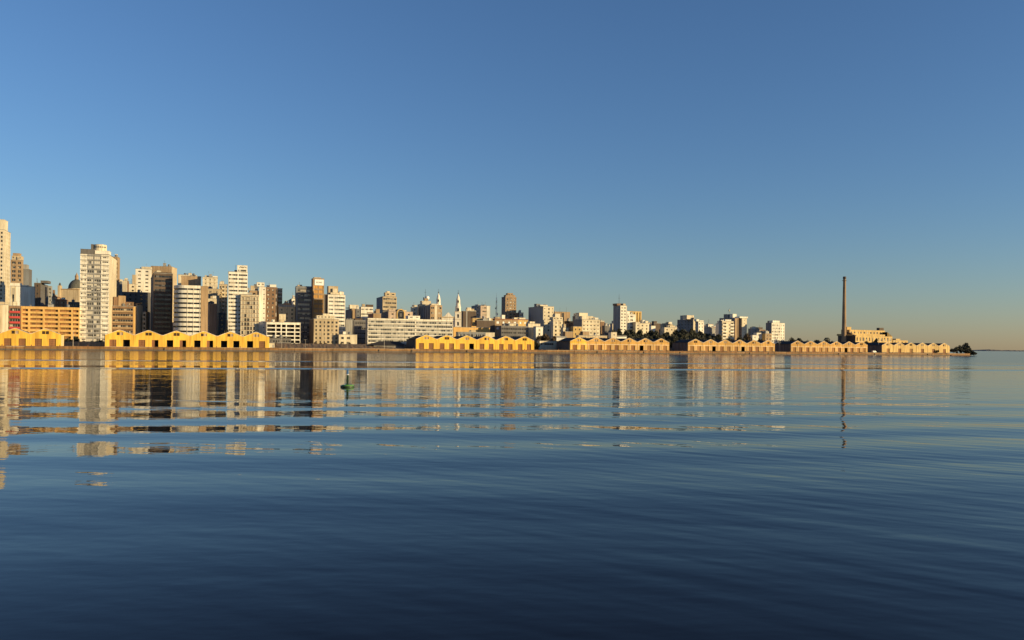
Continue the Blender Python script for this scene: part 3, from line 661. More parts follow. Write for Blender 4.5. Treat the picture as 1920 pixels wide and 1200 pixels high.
B('office_tower', 'shade-dark grey tower with pale-flecked window bands, left of the tower with the white rooftop sign', 'tower', (553.5, 555, 585), 539, 104, bot=640, th=20, mat='slate', f=[(0, .1, ('N',), None), (.1, .95, ('R', 1.7, .3), 'darkgrey'), (.95, 1, ('N',), None)], glass='glasspale', mull=1.2, fr='slate', fh=3.6, cl=1, dep=18, ph=[(556, 584, 537, 'slate', .4, 10)])  # front lies in shadow; that shade is painted into its walls
S = B('office_tower', 'tall brown tower with a big white sign panel at the top', 'tower', (584, 587, 608), 522, 100, bot=600, th=22, mat='tan', smat='brown', f=[(0, .05, ('N',), None), (.05, .5, ('R', 2.4, .25), None), (.5, .95, ('R', 2.4, .25), None), (.95, 1, ('N',), None)], glass='amber', fr='amber', mull=3, fh=3.8, cl=0, ph=[(589, 602, 520.5, 'sand', 1, 6)])
def sign(root, w, d, h, zb):
    z1 = h - .7; z0 = h - 5.3
    p = MB(); p.box(w*.14, w*.95, -.35, -.01, z0, z1, 'paintwhite'); sg = p.build('sign_panel', root)
    q = MB(); xs = w*.25; cw = (w*.58)/4
    def bar(x0, za, x1, zb_, r=.1): q.tube((xs+x0*cw, -.42, z0+za*4.6), (xs+x1*cw, -.42, z0+zb_*4.6), r, r, 'signink', 5)
    # four dark worn characters
    bar(.1, .42, .8, .42); bar(.45, .45, .75, .56); bar(.2, .6, .75, .58)
    bar(1.15, .4, 1.15, .6); bar(1.2, .5, 1.75, .62); bar(1.2, .5, 1.75, .4)
    bar(2.15, .4, 2.3, .6); bar(2.3, .6, 2.75, .58); bar(2.75, .58, 2.7, .4); bar(2.2, .5, 2.7, .52)
    bar(3.1, .45, 3.1, .58); bar(3.1, .58, 3.6, .62); bar(3.7, .6, 3.7, .42); bar(3.6, .4, 3.15, .42)
    q.build('lettering', sg)
sign(*S)
B('office_block', 'dark shaded block in the gap between the sign tower and the white banded tower', 'building', (606, 607, 614), 552, 125, bot=620, th=22, mat='darkgrey', f=('N',), cl=0)  # sign tower's dark side, built as a block with shade in its colour
B('office_tower', 'white tower with nine grey window bands, rising behind the beige old building', 'tower', (610, 615, 647.5), 552.5, 76, bot=625, th=22, mat='white', smat='darkbrown', f=[(0, .34, ('R', 1.25, .5), None), (.34, 1, ('R', 1.25, .5), None)], glass='glassgrey', fh=3.0, ph=[(616, 634, 537, 'sand', 4, 7), (620, 638, 549, 'cream', 1, 5, 3), (624, 632, 541.5, 'cream', 2.5, 2)], cl=1)
B('office_block', 'beige old six-storey building with a regular grid of small dark windows, behind the open quay', 'building', (580, 588.5, 635.5), 598, 50, bot=646, th=22, mat='sand', smat='darkbrown', f=('P', 2.9, 1.35, 1.5), fh=2.85, ph=[(594, 627, 592, 'cream', .5, 6, 5), (606, 618, 588.5, 'cream', 3, 5)], cl=2, glass='glass')
B('warehouse', 'small low white building with three square windows, beside the beige old building', 'building', (634.5, 635.5, 669.5), 627.5, 46, bot=646, th=24, mat='cream', f=[(0, .7, ('P', 3.2, 2.2, 1.7), None), (.7, 1, ('N',), None)], fh=3.6, cl=1, dep=14)
B('office_block', 'grey shaded low block behind the small low white building', 'building', (646, 648, 665), 600, 105, bot=630, th=20, mat='grey', smat='grey', f=('N',), ph=[(648, 664, 598.5, 'slate', 1, 8)], cl=1)  # grey walls carry the shade of this block
B('office_block', 'black-looking shaded block immediately left of the long white office block', 'building', (661, 664, 688), 601, 85, bot=648, th=20, mat='darkgrey', smat='grey', f=('R', 1.0, 1), glass='glassdark', fh=4, ph=[(666, 680, 597.5, 'darkbrown', 1, 8)], cl=0)  # shade painted in through the dark grey walls
B('apartment_block', 'grey and ochre small block with an orange sunlit strip, right of the white nine-band tower', 'building', (648, 659, 667), 579, 180, bot=600, th=20, mat='tan', smat='darkgrey', f=('N',), ph=[(656, 672, 572, 'cream', 3, 7), (650, 656, 577, 'slate', 1, 4)], cl=2)
B('apartment_block', 'slate small block between the orange strip and the white long-balcony block', 'building', (666, 668, 675), 580, 170, bot=600, th=20, mat='slate', f=('P', 3, .9, 1.2), cl=1)
B('apartment_block', 'white block with a dark roof hut, far behind the long white office block', 'building', (674, 677, 699.5), 575.5, 190, bot=598, th=20, mat='white', smat='grey', f=('R', 1.2, .3), glass='glassblind', fh=4.4, ph=[(687, 700, 571.5, 'darkbrown', 4, 4)], cl=1)
B('house', 'old tan house with a pointed gable above the left of the long white office block', 'house', (690, 700, 714.5), 588, 120, bot=600, th=20, mat='tan', smat='tileroof', f=('N',), ph=[(690, 700, 590, 'tileroof', -1, 5), (705, 712, 580, 'tan', 4, 3)], cl=1)
B('apartment_tower', 'cream tower with four window rows and a notched roof, above the arched pink building', 'tower', (706, 717.5, 744), 556, 230, bot=592, th=20, mat='sand', smat='slate', f=('R', 1.5, .6), glass='glass', mull=2.2, fh=3.9, ph=[(722, 742, 549, 'sand', 1, 6, 2), (725, 731, 546.5, 'cream', 2, 4)], cl=1)
def arch_building():
    S_ = B('arched_building', 'pink-beige building with one large dark arch, behind the long white office block', 'building', (716, 728.5, 774), 584, 125, bot=600, th=20, mat='pink', smat='darkgrey', f=[(0, .33, ('P', 4.2, 1.3, 1.2), None), (.33, .67, ('N',), None), (.67, 1, ('P', 4, 1.4, 1.3), None)], fh=3.6, cl=3, ph=[(729, 742, 580.5, 'pink', 1, 6, 2)])
    root, w, d, h, zb = S_; m = MB(); cx = w*.5; r = 2.7; zc = h - 1.2; n = 14
    arc = [(cx + r*math.cos(math.pi*k/n), zc + r*math.sin(math.pi*k/n)) for k in range(n+1)]
    m.face([(cx+r, -.12, zc-9)] + [(x, -.12, z) for x, z in arc] + [(cx-r, -.12, zc-9)], 'glassdark')
    m.build('arch_opening', root)
    s_ = MB()
    for (xa, za), (xb, zb_) in zip(arc, arc[1:]):
        f_ = 1.35; a0 = (cx+(xa-cx)*f_, zc+(za-zc)*f_); a1 = (cx+(xb-cx)*f_, zc+(zb_-zc)*f_)
        s_.face([(xa, -.5, za), (xb, -.5, zb_), (a1[0], -.5, a1[1]), (a0[0], -.5, a0[1])], 'buff')
        s_.face([(a0[0], -.5, a0[1]), (a1[0], -.5, a1[1]), (a1[0], .8, a1[1]), (a0[0], .8, a0[1])], 'buff')
        s_.face([(xa, -.5, za), (xb, -.5, zb_), (xb, -.1, zb_), (xa, -.1, za)], 'tan')
    for x in (cx-r*1.35, cx+r): s_.box(x, x+r*.35, -.5, -.003, zc-9, zc-.003, 'buff')
    s_.build('arch_surround', root)
arch_building()
B('apartment_block', 'narrow cream block with a stepped top between the arched building and the sphere-topped block', 'building', (770, 772.5, 783), 576, 150, bot=595, th=20, mat='cream', f=('P', 3, 1.3, 1.3), ph=[(777, 782, 572.5, 'cream', 1, 3)], cl=1)
Q = B('apartment_block', 'cream stepped block topped by a white sphere and antennas, left of the church spires', 'building', (783, 786, 810), 571, 190, bot=598, th=20, mat='cream', smat='sand', f=('P', 4, 1.6, 1.2), ph=[(791, 808, 564.5, 'cream', 2, 7), (796, 803, 560, 'tan', 3, 4)], cl=0)
def sphere_top(root, w, d, h, zb):
    s_ = MB(); zc = h + 6.6; x = w*.72
    s_.lathe(x, 5, [(0, zc-2.1)] + [(2.1*math.sin(math.pi*k/10), zc-2.1*math.cos(math.pi*k/10)) for k in range(1, 10)] + [(0, zc+2.1)], 'paintwhite', 18)
    s_.tube((x, 5, h), (x, 5, zc-2), .8, .5, 'grey'); s_.build('radome', root)
    a = MB(); a.tube((w*.55, 4, h), (w*.55, 4, h+15), .22, .1, 'darkmetal'); a.tube((w*.55-1, 4, h+12), (w*.55+1, 4, h+12), .1, .1, 'darkmetal'); a.box(w*.4, w*.48, 4, 5, h+5.0, h+7.2, 'darkmetal'); a.build('antenna', root)
sphere_top(*Q)
B('apartment_block', 'shade-slate-sided block with an orange and cream front of paired balconies, left of the church pediment', 'building', (785, 807, 829), 572, 120, bot=600, th=24, mat='ochre', smat='slate', f=[(0, .38, ('P', 4, 2.6, 1.6), 'tan'), (.38, .6, ('N',), 'cream'), (.6, 1, ('P', 4, 2.8, 1.6), 'tan')], s=('V', 6, 1.5), glass='glass', fh=4.3, ph=[(809, 822, 570, 'cream', .5, 6, 2)], cl=0)  # slate on the left side is painted shade
# long white office block
L_ = B('office_block', 'long white office block with five ribbon-window floors and dark lines between them', 'building', (685.5, 689.5, 849.5), 597, 44, bot=647, th=24, mat='white', smat='grey', f=[(0, .55, ('R', 1.55, .5), None), (.55, 1, ('R', 1.6, .5), None)], glass='glassgrey', mull=1.8, fh=2.85, lines='darkbrown', rev=.35, ph=[(765.5, 787.5, 592.5, 'white', .1, 7, 2)], cl=0, roof='white')
# church
def church():
    D = 175; Y = quay_Y(845) + D; root = thing('church', 'white church with two pointed bell towers and a curved pediment between them', 'church', (W(859, 612, Y).x, Y, ground(W(859, 612, Y).x, Y)-.3), R(8))
    gz = root.location.z; k = Y/FPX
    def hz(py): return W(845, py, Y).z - gz
    def tower(cx, wd, ybody, ytip, nm):
        b = MB(); hw = wd/2; zb = hz(ybody)
        b.box(cx-hw, cx+hw, 0, wd, 0, zb, 'white'); b.box(cx-hw-.3, cx+hw+.3, -.3, wd+.3, zb+.002, zb+.5, 'cream')
        for z in (zb-7, zb-14): b.box(cx-hw-.15, cx+hw+.15, -.2, wd+.1, z, z+.35, 'sand')
        o = b.build(nm, root); dy = ybody - 585
        Z = lambda py: hz(py + dy)
        c = MB(); c.lathe(cx, hw, [(0, zb+.5), (5.4*k, zb+.5), (5.2*k, Z(577)), (5.6*k, Z(576.6)), (4.6*k, Z(573.5)), (3.9*k, Z(569)), (4.3*k, Z(568.6)), (3.9*k, Z(568.2)), (3.7*k, Z(562.6)), (4.2*k, Z(562.2)), (3.6*k, Z(561.6)), (2.2*k, Z(556)), (.35*k, Z(551)), (0, Z(550.8))], 'white', 12)
        for q in range(8):
            a = q*math.pi/4+.39; c.lathe(cx+4.9*k*math.cos(a), hw+4.9*k*math.sin(a), [(.55*k, zb+.5), (.5*k, Z(575.5)), (0, Z(572.5))], 'cream', 6)
        c.build('spire', o); zt = Z(551)
        f = MB(); f.lathe(cx, hw, [(0, zt), (.55, zt+.5), (.55, zt+1.1), (0, zt+1.6)], 'darkmetal', 8); f.tube((cx, hw, zt+1.5), (cx, hw, zt+4.0), .1, .08, 'darkmetal', 4); f.tube((cx-.7, hw, zt+3.1), (cx+.7, hw, zt+3.1), .09, .09, 'darkmetal', 4); f.build('cross', o)
        for z, hh, ww, off in ((Z(583.5), 3.0, 1.4, hw-5.5*k), (Z(567.3), 2.2, 1.1, hw-4.05*k), (zb-5.5, 3.6, 1.5, -.06), (zb-12.5, 3.4, 1.5, -.06)):
            q = MB(); q.box(cx-ww/2, cx+ww/2, off-.05, off+.3, z, z+hh*.75, 'glassdark')
            q.lathe(cx, off+.12, [(0, z+hh*.72), (ww/2, z+hh*.75), (ww*.3, z+hh), (0, z+hh)], 'glassdark', 10); q.build('arched_window', o)
    tower(0, 12.0*k, 585, 551, 'bell_tower')
    x2 = (822.5-859.5)*k; tower(x2, 12.0*k, 584, 550, 'bell_tower')
    n = MB(); xl, xr = x2+6.2*k, -6.2*k; z0 = hz(594.5)
    n.box(xl, xr, .8, 30, 0, z0, 'white'); n.box(xl, xr, .4, .79, z0-.5, z0+.2, 'sand'); n.build('nave', root)
    p = MB(); cx = (xl+xr)/2; hw = (xr-xl)/2; pts = []
    for i in range(25):
        u = -1+2*i/24; pts.append((cx+u*hw, z0+.2 + (hz(586.5)-z0)*(math.exp(-(u/.42)**2)*.95 + .05*(1-abs(u)))))
    for (xa, za), (xb, zb) in zip(pts, pts[1:]):
        p.face([(xa, .4, z0+.2), (xb, .4, z0+.2), (xb, .4, zb), (xa, .4, za)], 'white'); p.face([(xa, .4, za), (xb, .4, zb), (xb, 1.6, zb), (xa, 1.6, za)], 'cream')
    p.build('pediment', root)
    for i in range(3):
        q = MB(); x = xl+(xr-xl)*(i+.5)/3; q.box(x-.7, x+.7, .72, .9, z0-7, z0-3.5, 'glassdark'); q.build('window', root)
church()
B('office_block', 'orange-plastered low building with a small central porch roof, right of the long white office block', 'building', (849.5, 850, 918.5), 613.5, 90, bot=626, th=23, mat='ochre', f=('N',), cl=0, dep=18, ph=[(884, 893, 612, 'ochre', .5, 3)])
B('office_block', 'low white building with a row of shaded square windows, in front of the orange-plastered one', 'building', (858, 859, 927.5), 622.8, 56, bot=636, th=24, mat='cream', f=[(0, .75, ('P', 3.1, 2.0, 2.4), 'slate'), (.75, 1, ('N',), None)], fh=4, glass='glass', cl=1, dep=14)
B('apartment_block', 'dark brown block with one pale vertical strip and cream roof boxes, right of the church', 'building', (865, 868, 893), 583.5, 215, bot=615, th=20, mat='darkbrown', f=[(0, .25, ('N',), None), (.25, .33, ('N',), 'grey'), (.33, 1, ('N',), None)], ph=[(876, 883.5, 577, 'cream', 1, 4), (882, 892, 583, 'cream', -.3, 4)], cl=1)
B('apartment_block', 'peach block with three balcony rows and a white end bay, left of the lattice mast', 'building', (884, 893.5, 919), 573, 245, bot=597, th=20, mat='pink', smat='slate', f=[(0, .2, ('P', 3, 2, 1.4), None), (.2, .42, ('N',), None), (.42, .75, ('R', 1.4, .3), None), (.75, 1, ('N',), 'white')], fh=3.6, ph=[(894, 898, 571, 'white'), (908, 911, 571.5, 'grey')], cl=2)
B('office_block', 'low building with a pale sloping roof terrace beneath the peach balcony block', 'building', (884, 886, 925), 596.5, 130, bot=602, th=20, mat='buff', f=('N',), cl=1, dep=12)
B('office_block', 'wide dark shaded side building left of the brown building with white window row', 'building', (893, 894, 928), 601, 108, bot=620, th=24, mat='darkbrown', f=('N',), cl=1, dep=12)  # shaded side of the brown building, built in a dark brown
B('apartment_tower', 'brown tower dotted with pale square windows and crowned by a domed roof box', 'tower', (940.5, 947.8, 968.3), 556.5, 210, bot=597, th=20, mat='tan', smat='darkgrey', f=('P', 3.0, 1.7, 1.4), glass='glassblind', fh=3.0, ph=[(949, 966, 553.5, 'tan', 1, 7), (952, 962, 550, 'tan', 2, 5, 2)], cl=1, lines='brown')
B('apartment_block', 'small low block with dark recess and white balconies just right of the domed brown tower', 'building', (965, 974, 981.5), 586.5, 190, bot=600, th=20, mat='cream', smat='darkbrown', f=('B', 1.5, 'white'), cl=2)
B('office_block', 'brown building with a single row of bright white windows under a reddish roof', 'building', (925, 928, 990), 599, 112, bot=612, th=23, mat='tan', smat='darkbrown', f=[(0, .7, ('P', 4.4, 2.6, 2.0), None), (.7, 1, ('P', 3.4, 2.2, 1.8), 'buff')], glass='paintwhite', fh=5.0, ph=[(941, 947, 591, 'white', 1, 3), (964, 985, 596, 'cream', 3, 5)], cl=1, roof='tileroof', roofh=.7)
B('house', 'low white-walled building in front of the brown building with white windows', 'house', (949, 950, 971), 606.5, 98, bot=613, th=23, mat='cream', f=('P', 4, 1.5, 1.2), cl=0, dep=8)
B('office_block', 'dark glass-fronted low office block between the orange-plastered and blank cream buildings', 'building', (935, 940, 991), 611.5, 72, bot=635, th=24, mat='darkgrey', f=('R', 1.3, .3), glass='glassdark', mull=2.0, fr='slate', fh=3.2, cl=3, dep=16)
B('apartment_block', 'large block with a blank shade-grey side wall and a cream windowed front', 'building', (991, 1018.5, 1038.5), 574.5, 165, bot=622, th=25, mat='cream', smat='grey', f=[(0, .3, ('P', 4, 1.3, .9), None), (.3, .75, ('P', 3.0, 2.1, 1.5), None), (.75, 1, ('P', 3, 1.1, .8), None)], fh=3.4, ph=[(1006, 1013, 570, 'slate', 14, 5), (1013, 1027, 572, 'cream', 2, 6)], cl=1)  # grey of the left wall is shade put into the colour
B('apartment_block', 'blank cream low block with a stepped top, below the large blank shade-grey wall', 'building', (990, 990.5, 1013), 607, 75, bot=634, th=24, mat='cream', f=('N',), ph=[(993.5, 1003, 603.3, 'cream', .5, 6)], cl=0, dep=10)
B('house', 'small white house with dark windows half hidden by the round brownish tree', 'house', (1004, 1005, 1018), 613.5, 66, bot=628, th=24, mat='white', f=('P', 4, 1.8, 1.8), cl=0, dep=8, roofh=.7)
B('apartment_block', 'ornate cream block with cornices and three arched-window rows, right of the large blank shade-grey wall', 'building', (1035, 1037.5, 1055.5), 600.5, 130, bot=634, th=24, mat='cream', f=('P', 3.2, 1.5, 1.6), fh=3.6, lines='sand', ph=[(1037, 1055, 595, 'cream', 1, 7, 3), (1041, 1050, 588.5, 'cream', 3, 5)], cl=0)
B('office_block', 'broad plain brown slab behind the ornate cream block', 'building', (1036, 1040, 1069), 584.5, 260, bot=612, th=22, mat='tan', f=[(0, .45, ('N',), None), (.45, .6, ('V', 5, 3.5), None), (.6, 1, ('N',), None)], glass='glassdark', cl=1)
B('house', 'small white stepped house right of the ornate cream block', 'house', (1055, 1056, 1066), 614.5, 110, bot=625, th=24, mat='cream', f=('P', 3.2, 1.3, 1.3), cl=1, dep=8)
B('house', 'dark-roofed house above and left of the yellow-cream house with four windows', 'house', (1060, 1063, 1074), 605, 150, bot=618, th=24, mat='brown', f=('P', 3.2, 1.3, 1.3), cl=1, roof='darkroof', roofh=1.5)
B('house', 'low tan warehouse-like house behind the dark roof of the half-yellow sheds', 'house', (1055, 1060, 1074.5), 622, 85, bot=630, th=24, mat='tan', f=('N',), cl=0)
B('apartment_block', 'yellow-cream small house with four dark windows, left of the six-row white block', 'house', (1070, 1075, 1091), 612.5, 105, bot=628, th=24, mat='buff', f=('P', 4, 1.6, 1.6), fh=4.3, cl=0)
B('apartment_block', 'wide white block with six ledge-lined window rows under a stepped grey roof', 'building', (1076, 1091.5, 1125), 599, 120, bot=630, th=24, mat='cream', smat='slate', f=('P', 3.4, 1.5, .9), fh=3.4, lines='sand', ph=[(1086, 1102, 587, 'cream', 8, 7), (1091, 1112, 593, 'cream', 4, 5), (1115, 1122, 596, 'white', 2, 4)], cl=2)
B('apartment_block', 'dark narrow block with a roof clutter of tanks, behind the wide white ledge-lined block', 'building', (1073.5, 1079, 1086), 593, 170, bot=610, th=24, mat='slate', smat='darkgrey', f=('N',), cl=3)
B('house', 'brown small block hard against the right end of the wide white ledge-lined block', 'building', (1125, 1126, 1134), 603.5, 150, bot=618, th=24, mat='brown', f=('N',), ph=[(1126, 1133, 602, 'cream', .5, 4)], cl=1)
B('house', 'dark low house between the brown small block and the balcony tower', 'house', (1131, 1134, 1143), 611, 140, bot=620, th=24, mat='darkgrey', f=('N',), cl=1)
B('house', 'far pale house with a sloping roof, left of the shade-grey-sided balcony tower', 'house', (1135, 1137, 1150), 608.5, 260, bot=618, th=24, mat='white', f=('N',), cl=0)
# twin tower on the hill
U = B('apartment_tower', 'tall tower with grooved shade-grey side and white front, the highest on the wooded hill', 'tower', (1150, 1163.5, 1176), 573, 170, bot=622, th=25, mat='white', smat='grey', f=[(0, .45, ('P', 3.0, 2.1, 1.3), None), (.45, .9, ('P', 3.0, 2.1, 1.3), None), (.9, 1, ('N',), 'grey')], s=('V', 6, .5), fh=3.1, ph=[(1157, 1173, 569.5, 'brown', 4, 8)], cl=2)  # shaded side painted grey against the lit white front
m = MB(); m.tube((4, 9, U[3]), (4, 9, U[3]+12), .2, .1, 'darkmetal'); m.tube((3, 9, U[3]+8), (5, 9, U[3]+8), .1, .1, 'darkmetal'); m.build('antenna', U[0])
B('apartment_block', 'white balconied block hugging the right side of the tallest hill tower', 'building', (1175.5, 1176.5, 1192), 589, 172, bot=622, th=25, mat='white', smat='grey', f=[(0, .25, ('P', 3, 1, 1.6), None), (.25, .8, ('P', 4, 3, 1.5), None), (.8, 1, ('N',), None)], fh=3.6, ph=[(1176, 1181, 584, 'white', 1, 4)], cl=1, dep=12)
B('apartment_tower', 'ribbed tan tower of vertical fins behind the white balconied block on the hill', 'tower', (1178, 1181, 1203), 583.5, 230, bot=612, th=25, mat='buff', f=('V', 3.6, 1.3), glass='glassdark', cl=0, rev=.8)
B('apartment_block', 'low cream block with a white roof box at the right foot of the ribbed tower', 'building', (1190, 1192, 1217), 606, 165, bot=620, th=25, mat='cream', f=('P', 4, 1.6, 1.4), ph=[(1192, 1200, 604, 'cream', .5, 5), (1205, 1209, 600.5, 'white', 2, 4)], cl=2, dep=12)
B('house', 'dark stepped house on the hill skyline between the cream blocks', 'house', (1224, 1226, 1239), 606.5, 260, bot=615, th=25, mat='darkbrown', f=('N',), ph=[(1226, 1232, 602.5, 'darkbrown', 1, 4)], cl=1)
B('house', 'tiny bright white house just left below the dark stepped skyline house', 'house', (1220, 1221, 1229), 611, 200, bot=617, th=25, mat='white', f=('N',), cl=0, dep=7)
B('house', 'low far pale house at the right foot of the cream block with white roof box', 'house', (1213, 1215, 1224), 608.5, 330, bot=616, th=25, mat='grey', f=('N',), cl=1)
B('apartment_block', 'cluster of cream terraces with dark gaps, left of the shade-grey-sided white block on the hill', 'building', (1240, 1243, 1262), 608, 230, bot=620, th=25, mat='sand', f=('P', 4.5, 2.6, 1.8), ph=[(1246, 1252, 606.5, 'cream', 1, 5), (1254, 1260, 604, 'white', 3, 4)], cl=3)
B('apartment_block', 'lower cream terraced block in front of the cluster of cream terraces', 'building', (1243, 1246, 1273), 614, 190, bot=620, th=25, mat='cream', f=('P', 4.5, 2.0, 1.5), ph=[(1256, 1266, 611, 'cream', 1, 5)], cl=3)
B('apartment_block', 'broad block with a long shade-grey side and small sunlit top box, above the dark wood', 'building', (1270, 1300, 1309.5), 599, 190, bot=620, th=27, mat='cream', smat='slate', f=PW, s=('P', 5, 1.6, 1.2), ph=[(1281, 1289, 592, 'grey', 18, 5), (1288, 1301, 591.5, 'cream', 4, 7)], glass='glassdark', cl=1)  # shade painted grey on side and roof box, lit box front cream
B('apartment_block', 'narrow white balcony block on the right end of the broad shade-grey-sided block', 'building', (1305, 1309.5, 1320), 603, 175, bot=625, th=25, mat='white', smat='grey', f=[(0, .4, ('P', 3, 1.8, 1.6), None), (.4, 1, ('P', 4, 1.6, 1.3), None)], fh=3.4, ph=[(1306, 1311, 599, 'white', 1, 4), (1312, 1319, 601, 'white', 1, 4)], cl=0, dep=10)
B('warehouse', 'low grey arched-roof hall between the two white apartment groups', 'building', (1321, 1324, 1341), 615, 240, bot=622, th=25, mat='grey', f=('N',), ph=[(1322, 1326, 611, 'cream', 1, 4), (1327, 1338, 613.3, 'grey', 1, 12)], cl=0)
B('apartment_block', 'pale grey side block at the left of the white balcony tower group', 'building', (1341.5, 1348, 1353), 607, 190, bot=622, th=25, mat='grey', smat='palewall', f=('N',), cl=1)
V_ = B('apartment_tower', 'big grooved grey and tan tower behind the white balconies, with a small antenna on top', 'tower', (1349, 1378, 1389), 596, 200, bot=640, th=27, mat='tan', smat='slate', f=('V', 4, .9), s=('P', 6, 1.0, 1.0), glass='glassdark', ph=[(1364, 1376, 589.5, 'slate', 12, 6), (1374, 1381, 589, 'white', 6, 5)], cl=0)
m = MB(); m.tube((0, 9, V_[3]+5), (0, 9, V_[3]+11), .2, .12, 'darkmetal'); m.box(-.8, .8, 8.6, 9.4, V_[3]+7.5, V_[3]+9.2, 'darkmetal'); m.build('antenna', V_[0])
B('apartment_block', 'white block with a stack of protruding balconies on both edges, before the grooved grey tower', 'building', (1350.5, 1354, 1375.5), 602, 120, bot=642, th=25, mat='cream', smat='grey', f=[(0, .38, ('B', 1.6, 'white'), None), (.38, .66, ('N',), None), (.66, 1, ('B', 1.5, 'white'), None)], fh=3.3, ph=[(1360, 1371, 599.5, 'white', 1, 6), (1352, 1356, 601, 'white', .5, 3)], cl=1)
B('apartment_tower', 'slim bright cream tower with an overhanging white top, right of the grooved grey tower', 'tower', (1385, 1391, 1400.5), 597, 175, bot=632, th=25, mat='cream', smat='brown', f=('P', 6, .8, .8), s=('P', 3, 2, 1.4), ph=[(1387, 1402.5, 594, 'white', -.6, 8)], cl=0)
B('house', 'small white roof-terrace house with a dark box, right of the slim bright cream tower', 'house', (1406, 1409, 1424), 616.5, 170, bot=626, th=25, mat='grey', f=PW, ph=[(1411, 1417, 613.5, 'white', 1, 4)], cl=3)
B('house', 'brown house with a raised dark box on the skyline left of the white curtain-walled tower', 'house', (1420, 1423, 1435), 618, 200, bot=626, th=25, mat='brown', f=('N',), ph=[(1422, 1430, 614, 'darkbrown', 1, 5)], cl=1)
B('apartment_block', 'white low building with black windows, left of the ochre house and curtain-walled tower', 'building', (1416, 1419, 1435), 624, 125, bot=640, th=25, mat='white', f=('P', 3.6, 2.0, 1.6), fh=3.7, cl=1)
B('house', 'tiny white annex among the trees left of the white low building with black windows', 'house', (1410, 1411, 1420), 628.5, 115, bot=635, th=25, mat='white', f=('P', 3, 1.2, 1.2), cl=0, dep=7)
B('house', 'ochre-brown house at the left foot of the white curtain-walled tower', 'house', (1433, 1435, 1447), 625.5, 120, bot=640, th=25, mat='tan', smat='ochre', f=('P', 3.2, 1.6, 1.5), cl=1)
B('office_tower', 'white curtain-walled tower with a shade-slate side, last tower before the brick chimney', 'tower', (1436, 1447, 1471.5), 605.5, 150, bot=642, th=25, mat='white', smat='slate', f=('P', 2.6, 2.0, 1.9), glass='glassblind', fh=3.3, rev=.2, ph=[(1449, 1462, 601.5, 'white', 2, 6), (1444, 1450, 602, 'brown', 8, 4)], cl=0)  # left side's shade is painted in slate
# low buildings just behind the sheds
B('warehouse', 'long low cream flat-roofed store behind the half-yellow sheds', 'building', (1084, 1085, 1138.5), 629, 46, bot=637, th=24, mat='sand', f=('P', 8, 5, 1.0), cl=1, dep=12)
B('warehouse', 'plain tan box building rising behind the long low cream store', 'building', (1091, 1093, 1105), 622, 62, bot=630, th=24, mat='tan', smat='brown', f=('N',), cl=0, dep=8)
B('house', 'small square cream tower house with long low white wing behind the faded sheds', 'house', (1144, 1146, 1156.5), 623, 50, bot=634, th=24, mat='cream', f=('P', 4, 1.4, 1.2), cl=0, dep=8)
B('warehouse', 'long low white wing with a grey roof beside the small square cream tower house', 'building', (1156.5, 1157, 1175), 631.5, 52, bot=635, th=24, mat='white', f=('N',), cl=0, dep=10, roof='greyroof', roofh=1.0)
B('office_block', 'white raised building with one ribbon window in the gap beside the half-yellow sheds', 'building', (1010, 1012, 1044.5), 639.5, 34, bot=654, th=25, mat='cream', smat='cream', f=[(0, .86, ('R', 1.6, 1), None), (.86, 1, ('N',), None)], fh=3.4, glass='glass', cl=0, dep=10)
B('warehouse', 'pale grey low hall roof behind the round brownish tree', 'building', (1040, 1042, 1062), 633, 48, bot=640, th=25, mat='palewall', f=('N',), cl=0, dep=12, roof='greyroof', roofh=1.2)
B('warehouse', 'added low dark lean-to in front of the white open-deck building', 'warehouse', (503, 505, 546), 634, 36, bot=648, th=24, mat='darkgrey', smat='brown', f=('R', 1.2, .6), fh=3.4, glass='glassdark', cl=1, dep=7, roof='darkroof')  # added dark mass for the shadowed, cluttered lower floor behind it
# small blocks crowding the hillside between the larger ones
fr_ = random.Random(77)
for x0, x1, y0, y1, d0, d1, n, lab, grp in [
    (652, 716, 586, 594, 205, 260, 6, 'small pale hillside block crowded above the left half of the long white office block', 'small blocks above the long white office block'),
    (872, 938, 593, 600, 255, 300, 5, 'small pale hillside block crowded around the foot of the lattice mast', 'small blocks around the mast'),
    (1056, 1150, 606, 616, 190, 240, 8, 'small pale hillside house crowded around the wide white ledge-lined block', 'small houses around the ledge-lined block'),
    (1200, 1345, 608, 615, 270, 340, 11, 'small pale house on the far hill skyline above the dark wood', 'small houses on the far skyline')]:
    for k in range(n):
        px = x0 + (x1-x0)*(k+fr_.random())/n; wpx = fr_.uniform(8, 14)
        B('hillside_house', lab, 'house', (px, px+wpx*fr_.uniform(.15, .35), px+wpx), fr_.uniform(y0, y1), fr_.uniform(d0, d1), bot=y1+8, th=25, mat=fr_.choice(['cream', 'sand', 'white', 'palewall']), smat='grey', f=('P', 3.4, 1.6, 1.4), cl=fr_.choice([0, 1]), dep=9, group=grp, roof=fr_.choice(['grey', 'tileroof']), roofh=fr_.choice([.3, .7]))
